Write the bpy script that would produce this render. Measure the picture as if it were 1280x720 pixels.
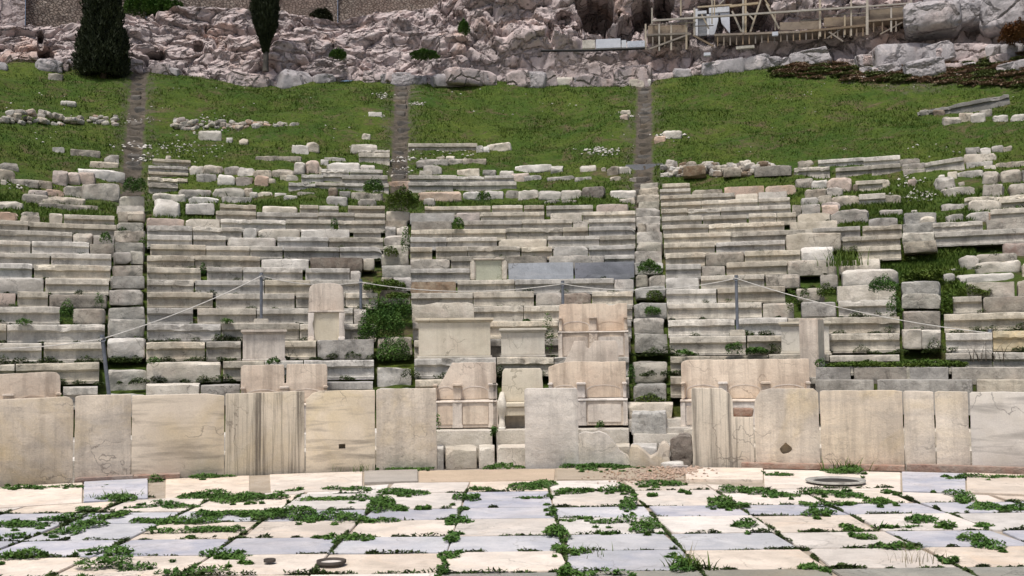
import bpy, bmesh, math, random
import numpy as np
from mathutils import Vector, Matrix
random.seed(7)
C = bpy.context.scene.collection
for o in list(bpy.data.objects): bpy.data.objects.remove(o)
sc = bpy.context.scene
# ------------------------------------------------------------------ camera
F = 1310.0; PITCH = math.atan(80/F); ROLL = 0.0118; EYE = 1.63
R0 = Vector((1,0,0)); FW = Vector((0,math.cos(PITCH),math.sin(PITCH))); U0 = Vector((0,-math.sin(PITCH),math.cos(PITCH)))
cr = R0*math.cos(ROLL)-U0*math.sin(ROLL); cu = R0*math.sin(ROLL)+U0*math.cos(ROLL)
cam = bpy.data.objects.new('camera', bpy.data.cameras.new('camera')); C.objects.link(cam)
cam.matrix_world = Matrix(((cr.x,cu.x,-FW.x,0),(cr.y,cu.y,-FW.y,0),(cr.z,cu.z,-FW.z,EYE),(0,0,0,1)))
cam.data.sensor_width = 36; cam.data.lens = 36*F/1280; cam.data.clip_end = 2000; cam.data.clip_start = .1
sc.camera = cam
# ------------------------------------------------------------------ light
SUN_EL, SUN_AZ = math.radians(69), math.radians(208)      # azimuth clockwise from +Y: behind the camera, a little left
w = bpy.data.worlds.new("World"); sc.world = w; w.use_nodes = True
nt = w.node_tree; sky = nt.nodes.new('ShaderNodeTexSky'); sky.sky_type = 'NISHITA'; sky.sun_disc = False
sky.sun_elevation = SUN_EL; sky.sun_rotation = SUN_AZ; sky.air_density = 1.0; sky.dust_density = 4.0; sky.ozone_density = 1.0
nt.links.new(sky.outputs[0], nt.nodes['Background'].inputs[0]); nt.nodes['Background'].inputs[1].default_value = .088
sl = bpy.data.lights.new('sun', 'SUN'); sl.energy = 2.95; sl.angle = math.radians(10); sl.color = (1,.95,.88)
so = bpy.data.objects.new('sun', sl); C.objects.link(so)
sd = Vector((math.sin(SUN_AZ)*math.cos(SUN_EL), math.cos(SUN_AZ)*math.cos(SUN_EL), math.sin(SUN_EL)))
so.rotation_euler = sd.to_track_quat('Z','Y').to_euler()
sc.view_settings.view_transform = 'Standard'; sc.view_settings.look = 'None'
sc.view_settings.exposure = 0.2; sc.view_settings.gamma = 1
# ------------------------------------------------------------------ theatre dimensions
D0, T, RI, Z0, SL = 16.61, .95, .331, 1.206, .331/.95     # first row radius, tread, rise, first row height
RB = 14.5                                                   # barrier radius
def row_R(k): return D0+k*T
def row_z(k): return Z0+k*RI
def hill(R):                                                # height of the earth slope
    R = np.asarray(R, float)
    a = Z0-RI-.06+(R-D0)*SL
    a = a-.10*np.clip((29.5-R)/2, 0, 1)
    s = np.clip(R-33, 0, None)
    b = a+ .185*(s-2*(1-np.exp(-s/2)))
    top = np.clip(R-47.5, 0, None)
    return b-(SL+.185)*top*.85
def ray(x, y):
    return (FW+cr*((x-640)/F)-cu*((y-360)/F))
def at_R(x, y, R):                                          # point seen at (x, y) standing at radius R from the centre
    d = ray(x, y); s = R/math.hypot(d.x, d.y); return Vector((0,0,EYE))+d*s
def at_z(x, y, z):
    d = ray(x, y); return Vector((0,0,EYE))+d*((z-EYE)/d.z)
def proj(P):
    v = Vector(P)-Vector((0,0,EYE)); f = v.dot(FW); return 640+F*v.dot(cr)/f, 360-F*v.dot(cu)/f
def az_of(x, R, z):
    th = math.atan((x-640)/F)
    for _ in range(4):
        px, _y = proj((R*math.sin(th), R*math.cos(th), z)); th += (x-px)/F
    return th
def on_hill(x, y):
    d = ray(x, y); h = math.hypot(d.x, d.y); R = 15.5
    while R < 50:
        if float(hill(R)) >= EYE+d.z*R/h: break
        R += .05
    return at_R(x, y, R), R
# ------------------------------------------------------------------ noise
_rt = np.random.RandomState(3).rand(65536)
def vn(P, seed=0):
    Pi = np.floor(P).astype(np.int64); f = P-Pi; f = f*f*(3-2*f); out = 0
    for i in (0,1):
        for j in (0,1):
            for k in (0,1):
                h = ((Pi[:,0]+i)*73856093 ^ (Pi[:,1]+j)*19349663 ^ (Pi[:,2]+k)*83492791 ^ (seed*2654435+97)) & 65535
                out = out+_rt[h]*np.where(i,f[:,0],1-f[:,0])*np.where(j,f[:,1],1-f[:,1])*np.where(k,f[:,2],1-f[:,2])
    return out
def worley(P, seed=0):
    Pi = np.floor(P).astype(np.int64); best = np.full(len(P), 9.); val = np.zeros(len(P)); sec = np.full(len(P), 9.)
    for i in (-1,0,1):
        for j in (-1,0,1):
            for k in (-1,0,1):
                c = Pi+np.array((i,j,k)); h = (c[:,0]*73856093 ^ c[:,1]*19349663 ^ c[:,2]*83492791 ^ (seed*7919+13)) & 65535
                f = c+np.stack([_rt[h], _rt[(h*31+7)&65535], _rt[(h*57+11)&65535]], 1); d = np.linalg.norm(P-f, axis=1)
                m = d < best; sec = np.where(m, best, np.minimum(sec, d)); val = np.where(m, _rt[(h*91+3)&65535], val); best = np.where(m, d, best)
    return best, sec, val
def fbm(P, o=4, seed=0):
    P = np.asarray(P, float); a = 1; s = 0; t = 0
    for i in range(o):
        s = s+a*(vn(P*(2.03**i)+i*7.3, seed+i)*2-1); t += a; a *= .5
    return s/t
# ------------------------------------------------------------------ materials
def new_mat(name, rough=.85):
    m = bpy.data.materials.new(name); m.use_nodes = True
    b = m.node_tree.nodes['Principled BSDF']; b.inputs['Roughness'].default_value = rough
    b.inputs['Specular IOR Level'].default_value = .25
    return m, m.node_tree.nodes, m.node_tree.links, b
def noise_n(N, L, vec, scale, detail=6, rough=.6, dist=0):
    n = N.new('ShaderNodeTexNoise'); n.inputs['Scale'].default_value = scale; n.inputs['Detail'].default_value = detail
    n.inputs['Roughness'].default_value = rough; n.inputs['Distortion'].default_value = dist
    L.new(vec, n.inputs['Vector']); return n.outputs['Fac']
def ramp(N, L, fac, a, b):
    r = N.new('ShaderNodeMapRange'); r.inputs[1].default_value = a; r.inputs[2].default_value = b; L.new(fac, r.inputs[0]); return r.outputs[0]
def mix(N, L, f, a, b, mode='MIX'):
    m = N.new('ShaderNodeMix'); m.data_type = 'RGBA'; m.blend_type = mode
    if isinstance(f, float): m.inputs[0].default_value = f
    else: L.new(f, m.inputs[0])
    for i, v in ((6, a), (7, b)):
        if isinstance(v, tuple): m.inputs[i].default_value = (*v, 1)
        else: L.new(v, m.inputs[i])
    return m.outputs[2]
def mul(N, L, a, b):
    m = N.new('ShaderNodeMath'); m.operation = 'MULTIPLY'
    for i, v in enumerate((a, b)):
        if isinstance(v, (int, float)): m.inputs[i].default_value = v
        else: L.new(v, m.inputs[i])
    return m.outputs[0]
def coords(N, L, sc_=(1,1,1), rot=(0,0,0), rnd=True):
    tc = N.new('ShaderNodeTexCoord'); mp = N.new('ShaderNodeMapping'); mp.inputs['Scale'].default_value = sc_; mp.inputs['Rotation'].default_value = rot
    L.new(tc.outputs['Object'], mp.inputs['Vector'])
    oi = N.new('ShaderNodeObjectInfo')
    if rnd:
        cb = N.new('ShaderNodeCombineXYZ')
        L.new(mul(N, L, oi.outputs['Random'], 37.), cb.inputs[0]); L.new(mul(N, L, oi.outputs['Random'], 91.), cb.inputs[1]); L.new(mul(N, L, oi.outputs['Random'], 53.), cb.inputs[2])
        L.new(cb.outputs[0], mp.inputs['Location'])
    return mp.outputs[0], oi.outputs['Random']
def stone_mat(name, c1, c2, dark=(.10,.10,.085), lichen=.5, streak=0., vein=None, vein_rot=.6, veincol=(.2,.2,.2), grain=.5, bump=.5, tint=(.36,.28,.20), tintamt=.35, bright=.22, hscale=1.6, pits=.35, vscale=3., crack=.7, ssc=4.):
    m, N, L, B = new_mat(name)
    v, rnd = coords(N, L)
    col = mix(N, L, ramp(N, L, noise_n(N, L, v, hscale, 5, .62, .4), .36, .64), c1, c2)
    col = mix(N, L, mul(N, L, ramp(N, L, noise_n(N, L, v, hscale*.55+.3, 4, .6, .8), .50, .70), tintamt), col, tint)
    if vein:
        vv, _ = coords(N, L, (vscale*.12, vscale*.12, vscale), (0, vein_rot, 0))
        col = mix(N, L, mul(N, L, ramp(N, L, noise_n(N, L, vv, 3.2, 5, .55, .35), .50, .66), vein), col, veincol)
    if streak:
        sv, _ = coords(N, L, (ssc, ssc, .30))
        col = mix(N, L, mul(N, L, ramp(N, L, noise_n(N, L, sv, 1.2, 6, .7, .15), .47, .64), streak), col, dark)
    lf = ramp(N, L, noise_n(N, L, v, 5.5, 9, .72, .3), .52, .72)
    col = mix(N, L, mul(N, L, lf, lichen), col, dark)
    col = mix(N, L, mul(N, L, ramp(N, L, noise_n(N, L, v, 22, 6, .75, .2), .60, .72), pits), col, dark)
    wv = N.new('ShaderNodeVectorMath'); wv.operation = 'ADD'; nn = N.new('ShaderNodeTexNoise'); nn.inputs['Scale'].default_value = 2.2; nn.inputs['Detail'].default_value = 5; L.new(v, nn.inputs['Vector']); L.new(v, wv.inputs[0]); L.new(nn.outputs['Color'], wv.inputs[1])
    vc = N.new('ShaderNodeTexVoronoi'); vc.feature = 'DISTANCE_TO_EDGE'; vc.inputs['Scale'].default_value = 1.5; L.new(wv.outputs[0], vc.inputs['Vector'])
    ck = mul(N, L, ramp(N, L, vc.outputs['Distance'], .016, .003), ramp(N, L, noise_n(N, L, v, 1.1, 3, .5), .50, .60)); ck = mul(N, L, ck, crack)
    col = mix(N, L, ck, col, dark)
    g = noise_n(N, L, v, 60, 4, .7)
    col = mix(N, L, grain, col, mix(N, L, ramp(N, L, g, .3, .7), (.72,.72,.72), (1.2,1.2,1.2)), 'MULTIPLY')
    # each block has its own shade of stone
    hs = N.new('ShaderNodeHueSaturation'); L.new(col, hs.inputs['Color'])
    L.new(ramp2(N, L, rnd, 1-bright, 1+bright*.55), hs.inputs['Value'])
    fr = N.new('ShaderNodeMath'); fr.operation = 'FRACT'; L.new(mul(N, L, rnd, 17.3), fr.inputs[0])
    L.new(ramp2(N, L, fr.outputs[0], .5, 1.35), hs.inputs['Saturation'])
    L.new(hs.outputs[0], B.inputs['Base Color'])
    bp = N.new('ShaderNodeBump'); bp.inputs['Strength'].default_value = bump; bp.inputs['Distance'].default_value = .03
    ad = N.new('ShaderNodeMath'); ad.operation = 'ADD'; L.new(noise_n(N, L, v, 9, 10, .7, .3), ad.inputs[0]); L.new(mul(N, L, g, .25), ad.inputs[1])
    L.new(ad.outputs[0], bp.inputs['Height']); L.new(bp.outputs[0], B.inputs['Normal'])
    return m
def ramp2(N, L, fac, lo, hi):
    r = N.new('ShaderNodeMapRange'); r.inputs[3].default_value = lo; r.inputs[4].default_value = hi; L.new(fac, r.inputs[0]); return r.outputs[0]
M = {}
M['seat'] = stone_mat('weathered seat marble', (.68,.63,.54), (.43,.40,.345), (.13,.12,.10), lichen=.65, streak=.4, bump=1., tint=(.54,.46,.375), tintamt=.5, bright=.3, hscale=2.2)
M['rough'] = stone_mat('rough broken marble', (.60,.55,.475), (.33,.305,.265), (.085,.08,.07), lichen=.85, streak=0, bump=1., tint=(.47,.38,.32), tintamt=.5, hscale=3, bright=.3)
M['white'] = stone_mat('fresh white marble', (.74,.69,.61), (.52,.48,.41), (.20,.18,.15), lichen=.45, bump=.8, tint=(.62,.52,.46), hscale=2.5)
M['pink'] = stone_mat('pinkish broken stone', (.64,.50,.42), (.50,.41,.35), (.14,.12,.10), lichen=.5, bump=1., tint=(.6,.42,.25), hscale=3)
M['brown'] = stone_mat('brown conglomerate', (.25,.18,.13), (.38,.32,.25), (.06,.05,.04), lichen=.8, bump=1.2, tint=(.3,.2,.15), hscale=6)
M['step'] = stone_mat('worn stair stone', (.60,.57,.50), (.38,.365,.32), (.09,.09,.075), lichen=.7, bump=1.2, tint=(.48,.42,.37), hscale=3, bright=.3)
M['blue'] = stone_mat('bluish grey marble', (.46,.51,.58), (.35,.39,.45), (.13,.14,.16), lichen=.3, bump=.4, vein=.5, vein_rot=1.3, veincol=(.5,.52,.56), tint=(.3,.32,.36), bright=.08)
M['slate'] = stone_mat('dark grey marble', (.27,.28,.31), (.18,.19,.21), (.07,.07,.08), lichen=.3, bump=.4, vein=.6, vein_rot=1.2, veincol=(.33,.34,.36), tint=(.2,.2,.22), bright=.05)
M['throne'] = stone_mat('warm throne marble', (.80,.71,.61), (.70,.61,.52), (.30,.25,.21), lichen=.45, streak=.55, grain=.4, bump=.4, tint=(.66,.54,.45), tintamt=.55, bright=.08, pits=.2, vein=.25, vein_rot=1.35, veincol=(.45,.38,.33), vscale=2.)
M['throne_w'] = stone_mat('pale throne marble', (.76,.71,.61), (.66,.61,.51), (.30,.27,.21), lichen=.3, streak=.2, grain=.3, bump=.25, tint=(.6,.5,.42), bright=.05, pits=.12)
M['panel'] = stone_mat('barrier marble', (.78,.69,.575), (.58,.52,.445), (.25,.22,.19), lichen=.5, streak=.35, grain=.4, bump=.5, tint=(.62,.50,.30), tintamt=.6, bright=.12, hscale=1.5, pits=.3, vein=.30, vein_rot=1.45, veincol=(.36,.335,.31), vscale=2.2)
M['panel_h'] = stone_mat('barrier marble with level veins', (.79,.70,.58), (.66,.585,.49), (.22,.19,.16), lichen=.15, streak=0, vein=.7, vein_rot=.12, veincol=(.34,.30,.25), grain=.35, bump=.25, tint=(.60,.49,.30), tintamt=.5, bright=.06, hscale=1.2, pits=.15)
M['panel_d'] = stone_mat('barrier marble with slanting veins', (.78,.69,.565), (.66,.585,.475), (.22,.19,.16), lichen=.15, streak=0, vein=.85, vein_rot=-.75, veincol=(.34,.30,.25), grain=.35, bump=.25, tint=(.60,.49,.28), tintamt=.5, bright=.06, hscale=1.2, pits=.15)
M['panel_s'] = stone_mat('barrier marble with dark streaks', (.74,.665,.56), (.60,.55,.47), (.19,.17,.145), lichen=.2, ssc=11., streak=1., grain=.35, bump=.3, tint=(.52,.44,.28), tintamt=.5, bright=.06, hscale=1.2, pits=.2)
M['pave'] = stone_mat('cream paving marble', (.76,.68,.60), (.58,.515,.45), (.34,.30,.26), lichen=.5, grain=.35, bump=.4, vein=.25, vein_rot=.3, veincol=(.50,.44,.40), tint=(.78,.64,.52), tintamt=.6, bright=.16, pits=.5, hscale=2.8)
M['pave_b'] = stone_mat('blue grey paving marble', (.40,.41,.47), (.60,.58,.60), (.30,.29,.29), lichen=.4, grain=.35, bump=.4, vein=.7, vein_rot=.5, veincol=(.42,.43,.46), hscale=2.6, tint=(.48,.44,.44), tintamt=.4, bright=.12, pits=.3)
M['pave_o'] = stone_mat('dull grey scored paving', (.36,.35,.30), (.27,.26,.22), (.13,.12,.10), lichen=.4, grain=.5, bump=.7, vein=.5, vein_rot=.9, veincol=(.22,.21,.18), bright=.06)
M['mortar'] = stone_mat('reddish mortar', (.34,.20,.15), (.42,.33,.27), (.12,.07,.05), lichen=.6, bump=1.2, hscale=6, tint=(.5,.45,.4))
M['dirt'] = stone_mat('bare packed earth', (.36,.30,.23), (.45,.38,.30), (.17,.14,.10), lichen=.4, bump=.8, hscale=3, tint=(.5,.44,.38), bright=0)
M['cyp_trunk'] = stone_mat('cypress bark', (.10,.085,.07), (.07,.06,.05), (.03,.03,.025), lichen=.5, streak=.5, bump=1.)
M['wood'] = stone_mat('old timber', (.34,.27,.20), (.24,.19,.15), (.08,.065,.05), lichen=.3, bump=.6, bright=.2)
M['wood_p'] = stone_mat('pale timber', (.52,.45,.36), (.42,.36,.28), (.16,.14,.11), lichen=.2, bump=.4, bright=.1)
M['plaster'] = stone_mat('white painted board', (.70,.73,.80), (.58,.61,.68), (.3,.31,.33), lichen=.2, bump=.2, tint=(.6,.6,.65), bright=.05)
def leaf_mat(name, a, b, rough=.7):
    m, N, L, B = new_mat(name, rough); g = N.new('ShaderNodeNewGeometry')
    f = noise_n(N, L, g.outputs['Position'], 1.7, 6, .75)
    col = mix(N, L, ramp(N, L, f, .36, .64), a, b)
    f2 = noise_n(N, L, g.outputs['Position'], 31, 2, .5)
    col = mix(N, L, .6, col, mix(N, L, ramp(N, L, f2, .3, .7), (.45,.5,.45), (1.6,1.5,1.3)), 'MULTIPLY')
    L.new(col, B.inputs['Base Color']); return m
M['weed'] = leaf_mat('weed leaves', (.040,.105,.018), (.085,.165,.032))
M['grass'] = leaf_mat('grass blades', (.048,.100,.011), (.092,.132,.018))
M['cypress'] = leaf_mat('cypress foliage', (.013,.020,.009), (.030,.040,.016))
M['moss'] = leaf_mat('dark moss', (.035,.055,.015), (.06,.095,.025))
M['scrub'] = leaf_mat('brown scrub', (.20,.14,.10), (.28,.20,.15))
M['cyp2'] = leaf_mat('dull scrub', (.085,.12,.035), (.14,.16,.06))
M['dry'] = leaf_mat('dry stalks', (.17,.15,.08), (.24,.20,.11))
M['shrub'] = leaf_mat('russet shrub', (.20,.085,.03), (.12,.07,.03))
def hill_mat():
    m, N, L, B = new_mat('grassy earth slope', .95); g = N.new('ShaderNodeNewGeometry'); P = g.outputs['Position']
    col = mix(N, L, ramp(N, L, noise_n(N, L, P, .35, 6, .7, .5), .38, .62), (.045,.096,.011), (.092,.132,.019))
    col = mix(N, L, ramp(N, L, noise_n(N, L, P, 1.6, 7, .72, .6), .52, .68), col, (.10,.095,.035))
    col = mix(N, L, mul(N, L, ramp(N, L, noise_n(N, L, P, .8, 8, .75, 1.), .53, .64), .85), col, (.14,.105,.07))
    col = mix(N, L, .7, col, mix(N, L, ramp(N, L, noise_n(N, L, P, 7, 8, .8), .32, .68), (.25,.3,.25), (1.6,1.5,1.3)), 'MULTIPLY')
    at = N.new('ShaderNodeAttribute'); at.attribute_name = 'bare'
    e = mix(N, L, ramp(N, L, noise_n(N, L, P, 3, 8, .7), .35, .65), (.155,.13,.105), (.07,.06,.045))
    fx = N.new('ShaderNodeMath'); fx.operation = 'ADD'; L.new(at.outputs['Fac'], fx.inputs[0]); L.new(ramp2(N, L, noise_n(N, L, P, 2.2, 8, .75), -.6, .6), fx.inputs[1])
    col = mix(N, L, ramp(N, L, fx.outputs[0], .35, .6), col, e)
    L.new(col, B.inputs['Base Color'])
    bp = N.new('ShaderNodeBump'); bp.inputs['Strength'].default_value = 1.; bp.inputs['Distance'].default_value = .12
    L.new(noise_n(N, L, P, 5, 10, .8), bp.inputs['Height']); L.new(bp.outputs[0], B.inputs['Normal']); return m
M['hill'] = hill_mat()
def _pits(N, L, P, col, dk):
    v2 = N.new('ShaderNodeTexVoronoi'); v2.inputs['Scale'].default_value = 2.3; L.new(P, v2.inputs['Vector'])
    return mix(N, L, mul(N, L, ramp(N, L, v2.outputs['Distance'], .20, .08), .8), col, dk)
def cliff_mat(name='pinkish limestone cliff', a=(.58,.49,.475), b=(.42,.375,.37), dk=(.14,.11,.10), warm=(.54,.38,.31), vs=1.1):
    m, N, L, B = new_mat(name, .9); g = N.new('ShaderNodeNewGeometry'); P = g.outputs['Position']
    col = mix(N, L, ramp(N, L, noise_n(N, L, P, .45, 7, .65, .8), .38, .62), a, b)
    col = mix(N, L, mul(N, L, ramp(N, L, noise_n(N, L, P, .33, 6, .6, 1.), .54, .66), .7), col, warm)
    col = mix(N, L, mul(N, L, ramp(N, L, noise_n(N, L, P, 2.4, 9, .75, 1.2), .55, .67), .6), col, dk)
    col = mix(N, L, mul(N, L, ramp(N, L, noise_n(N, L, P, 1.1, 8, .72, .6), .57, .70), .6), col, (.76,.69,.66))
    col = mix(N, L, .6, col, mix(N, L, ramp(N, L, noise_n(N, L, P, 9, 6, .8), .3, .7), (.6,.6,.6), (1.35,1.3,1.3)), 'MULTIPLY')
    col = _pits(N, L, P, col, dk)
    L.new(col, B.inputs['Base Color'])
    vo = N.new('ShaderNodeTexVoronoi'); vo.feature = 'DISTANCE_TO_EDGE'; vo.inputs['Scale'].default_value = vs
    wv = N.new('ShaderNodeVectorMath'); wv.operation = 'ADD'
    nn = N.new('ShaderNodeTexNoise'); nn.inputs['Scale'].default_value = 1.2; nn.inputs['Detail'].default_value = 6; L.new(P, nn.inputs['Vector'])
    L.new(P, wv.inputs[0]); L.new(nn.outputs['Color'], wv.inputs[1]); L.new(wv.outputs[0], vo.inputs['Vector'])
    b1 = N.new('ShaderNodeBump'); b1.inputs['Strength'].default_value = 1; b1.inputs['Distance'].default_value = .18; L.new(ramp(N, L, vo.outputs['Distance'], 0, .12), b1.inputs['Height'])
    bp = N.new('ShaderNodeBump'); bp.inputs['Strength'].default_value = .7; bp.inputs['Distance'].default_value = .09
    L.new(noise_n(N, L, P, 2.5, 12, .72, .5), bp.inputs['Height']); L.new(b1.outputs[0], bp.inputs['Normal']); L.new(bp.outputs[0], B.inputs['Normal']); return m
M['cliff'] = cliff_mat()
M['boulder'] = cliff_mat('grey limestone boulder', (.47,.445,.45), (.35,.34,.35), (.15,.13,.13), (.42,.35,.33), .6)
def masonry_mat():
    m, N, L, B = new_mat('rubble masonry', .9); g = N.new('ShaderNodeNewGeometry'); P = g.outputs['Position']
    vo = N.new('ShaderNodeTexVoronoi'); vo.inputs['Scale'].default_value = 6.5; mp = N.new('ShaderNodeMapping'); mp.inputs['Scale'].default_value = (1,1,1.5)
    L.new(P, mp.inputs['Vector']); L.new(mp.outputs[0], vo.inputs['Vector'])
    ve = N.new('ShaderNodeTexVoronoi'); ve.feature = 'DISTANCE_TO_EDGE'; ve.inputs['Scale'].default_value = 6.5; L.new(mp.outputs[0], ve.inputs['Vector'])
    bw = N.new('ShaderNodeRGBToBW'); L.new(vo.outputs['Color'], bw.inputs[0])
    col = mix(N, L, bw.outputs[0], (.24,.19,.16), (.36,.31,.27))
    col = mix(N, L, ramp(N, L, ve.outputs['Distance'], .0, .07), (.12,.095,.08), col)
    col = mix(N, L, mul(N, L, ramp(N, L, noise_n(N, L, P, .5, 6, .7), .45, .6), .6), col, (.27,.20,.17))
    L.new(col, B.inputs['Base Color'])
    bp = N.new('ShaderNodeBump'); bp.inputs['Distance'].default_value = .1; L.new(ramp(N, L, ve.outputs['Distance'], 0, .15), bp.inputs['Height']); L.new(bp.outputs[0], B.inputs['Normal'])
    return m
M['masonry'] = masonry_mat()
def plain(name, c, rough=.5, metal=0):
    m, N, L, B = new_mat(name, rough); v, _ = coords(N, L)
    L.new(mix(N, L, ramp(N, L, noise_n(N, L, v, 14, 5, .6), .35, .65), c, tuple(x*.72 for x in c)), B.inputs['Base Color']); B.inputs['Metallic'].default_value = metal; return m
M['steel'] = plain('grey painted steel post', (.22,.24,.28), .45, .3)
M['rope'] = plain('pale rope', (.72,.70,.66), .9)
M['dark'] = plain('black plastic', (.02,.02,.022), .6)
M['iron'] = plain('rusty iron', (.09,.075,.065), .8, .2)
# ------------------------------------------------------------------ object helpers
def link(name, me, mat, parent=None, loc=None, rz=0):
    o = bpy.data.objects.new(name, me); C.objects.link(o); me.materials.append(mat)
    if parent: o.parent = parent
    if loc is not None: o.location = loc
    o.rotation_euler.z = rz; return o
def tag(o, label=None, cat=None, group=None, kind=None):
    if label: o['label'] = label
    if cat: o['category'] = cat
    if group: o['group'] = group
    if kind: o['kind'] = kind
    return o
def mesh(V, Fc, smooth=True, angle=None):
    me = bpy.data.meshes.new('m'); me.from_pydata([tuple(v) for v in V] if not isinstance(V, np.ndarray) else V.tolist(), [], Fc if isinstance(Fc, list) else Fc.tolist()); me.update()
    if smooth:
        me.polygons.foreach_set('use_smooth', [True]*len(me.polygons))
        if angle: me.set_sharp_from_angle(angle=math.radians(angle))
    return me
def thing(name, label, cat, loc, rz=0, group=None):
    o = bpy.data.objects.new(name, None); C.objects.link(o); o.empty_display_size = .2; o.location = loc; o.rotation_euler.z = rz
    return tag(o, label, cat, group)
_cube = {}
def cube_grid(nx, ny, nz):
    key = (nx, ny, nz)
    if key not in _cube:
        idx = {}; V = []; Fc = []
        def vid(i, j, k):
            if (i,j,k) not in idx: idx[(i,j,k)] = len(V); V.append((2*i/nx-1, 2*j/ny-1, 2*k/nz-1))
            return idx[(i,j,k)]
        for i in range(nx):
            for j in range(ny):
                Fc.append([vid(i,j,0),vid(i,j+1,0),vid(i+1,j+1,0),vid(i+1,j,0)]); Fc.append([vid(i,j,nz),vid(i+1,j,nz),vid(i+1,j+1,nz),vid(i,j+1,nz)])
        for i in range(nx):
            for k in range(nz):
                Fc.append([vid(i,0,k),vid(i+1,0,k),vid(i+1,0,k+1),vid(i,0,k+1)]); Fc.append([vid(i,ny,k),vid(i,ny,k+1),vid(i+1,ny,k+1),vid(i+1,ny,k)])
        for j in range(ny):
            for k in range(nz):
                Fc.append([vid(0,j,k),vid(0,j,k+1),vid(0,j+1,k+1),vid(0,j+1,k)]); Fc.append([vid(nx,j,k),vid(nx,j+1,k),vid(nx,j+1,k+1),vid(nx,j,k+1)])
        _cube[key] = (np.array(V), Fc)
    return _cube[key]
_sd = [10]
def lump(w, d, h, n=8, rough=.04, res=.09, R=None, taper=0, slant=0, smooth=28, cuts=None):
    """an irregular stone: a block with its corners broken away by random planes, then roughened; origin at the middle of its base"""
    _sd[0] += 1; s = _sd[0]; rs = np.random.RandomState(s)
    nx, ny, nz = [int(min(44, max(6, round(q/res)))) for q in (w, d, h)]
    P, Fc = cube_grid(nx, ny, nz); P = P.copy()
    P = np.sign(P)*np.abs(P)**.8
    hd = np.array((w/2, d/2, h/2))
    if n < 4: q = P/((np.abs(P)**(n*1.25)).sum(1)**(1/(n*1.25)))[:,None]*hd
    else:
        r = min(w, d, h)*float(np.interp(n, [4,5,7,9,12,16,22], [.26,.18,.10,.06,.04,.03,.02])); p = P*hd; inn = np.clip(p, -(hd-r), hd-r); dv = p-inn
        q = inn+r*dv/np.maximum(1e-6, np.linalg.norm(dv, axis=1))[:,None]
    if cuts is None: cuts = 0 if n >= 16 else 4 if n >= 12 else 8 if n >= 7 else 11
    for c in range(cuts):
        m = min(w, h)
        if rs.rand() < .75:   # break a corner or an edge
            sg = rs.choice([-1, 1], 3).astype(float); nv = sg*(.25+rs.rand(3))*np.array((.8,1,1)); 
            if rs.rand() < .4: nv[rs.randint(2)] *= .1
            nv[2] = abs(nv[2]) if rs.rand() < .75 else nv[2]
            nv /= np.linalg.norm(nv); sup = (np.abs(nv)*hd).sum(); off = sup-m*(.05+.22*rs.rand())*(1.0 if n < 12 else .5)
        else:
            nv = np.array((rs.randn()*.12, rs.randn()*.2, 1.)) if rs.rand() < .6 else np.array((rs.randn()*.1, -1., rs.randn()*.35)); nv /= np.linalg.norm(nv); off = (np.abs(nv)*hd).sum()-m*(.03+.10*rs.rand())
        e = q@nv-off; e = np.clip(e+fbm(q*4+s, 2, s+c)*.02, 0, None); q = q-e[:,None]*nv
    nrm = q/np.maximum(.001, np.linalg.norm(q, axis=1))[:,None]
    big = fbm(q*(1.1/max(.15, min(w, h*2)))+s*3.7, 3, s); fine = fbm(q*7+s*1.7, 4, s+5)
    q = q+nrm*(big*rough*.9+fine*rough*.75)[:,None]
    q[:,2] += h/2
    u = q[:,2]/h
    q[:,0] *= 1-taper*u; q[:,2] += slant*q[:,0]
    if R is not None:
        a = q[:,0]/R; rr = R+q[:,1]; q[:,0] = rr*np.sin(a); q[:,1] = rr*np.cos(a)-R
    return mesh(q, Fc, True, smooth)
def _sd_r(s, a, b): return a+(b-a)*((s*7919)%101)/101
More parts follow.
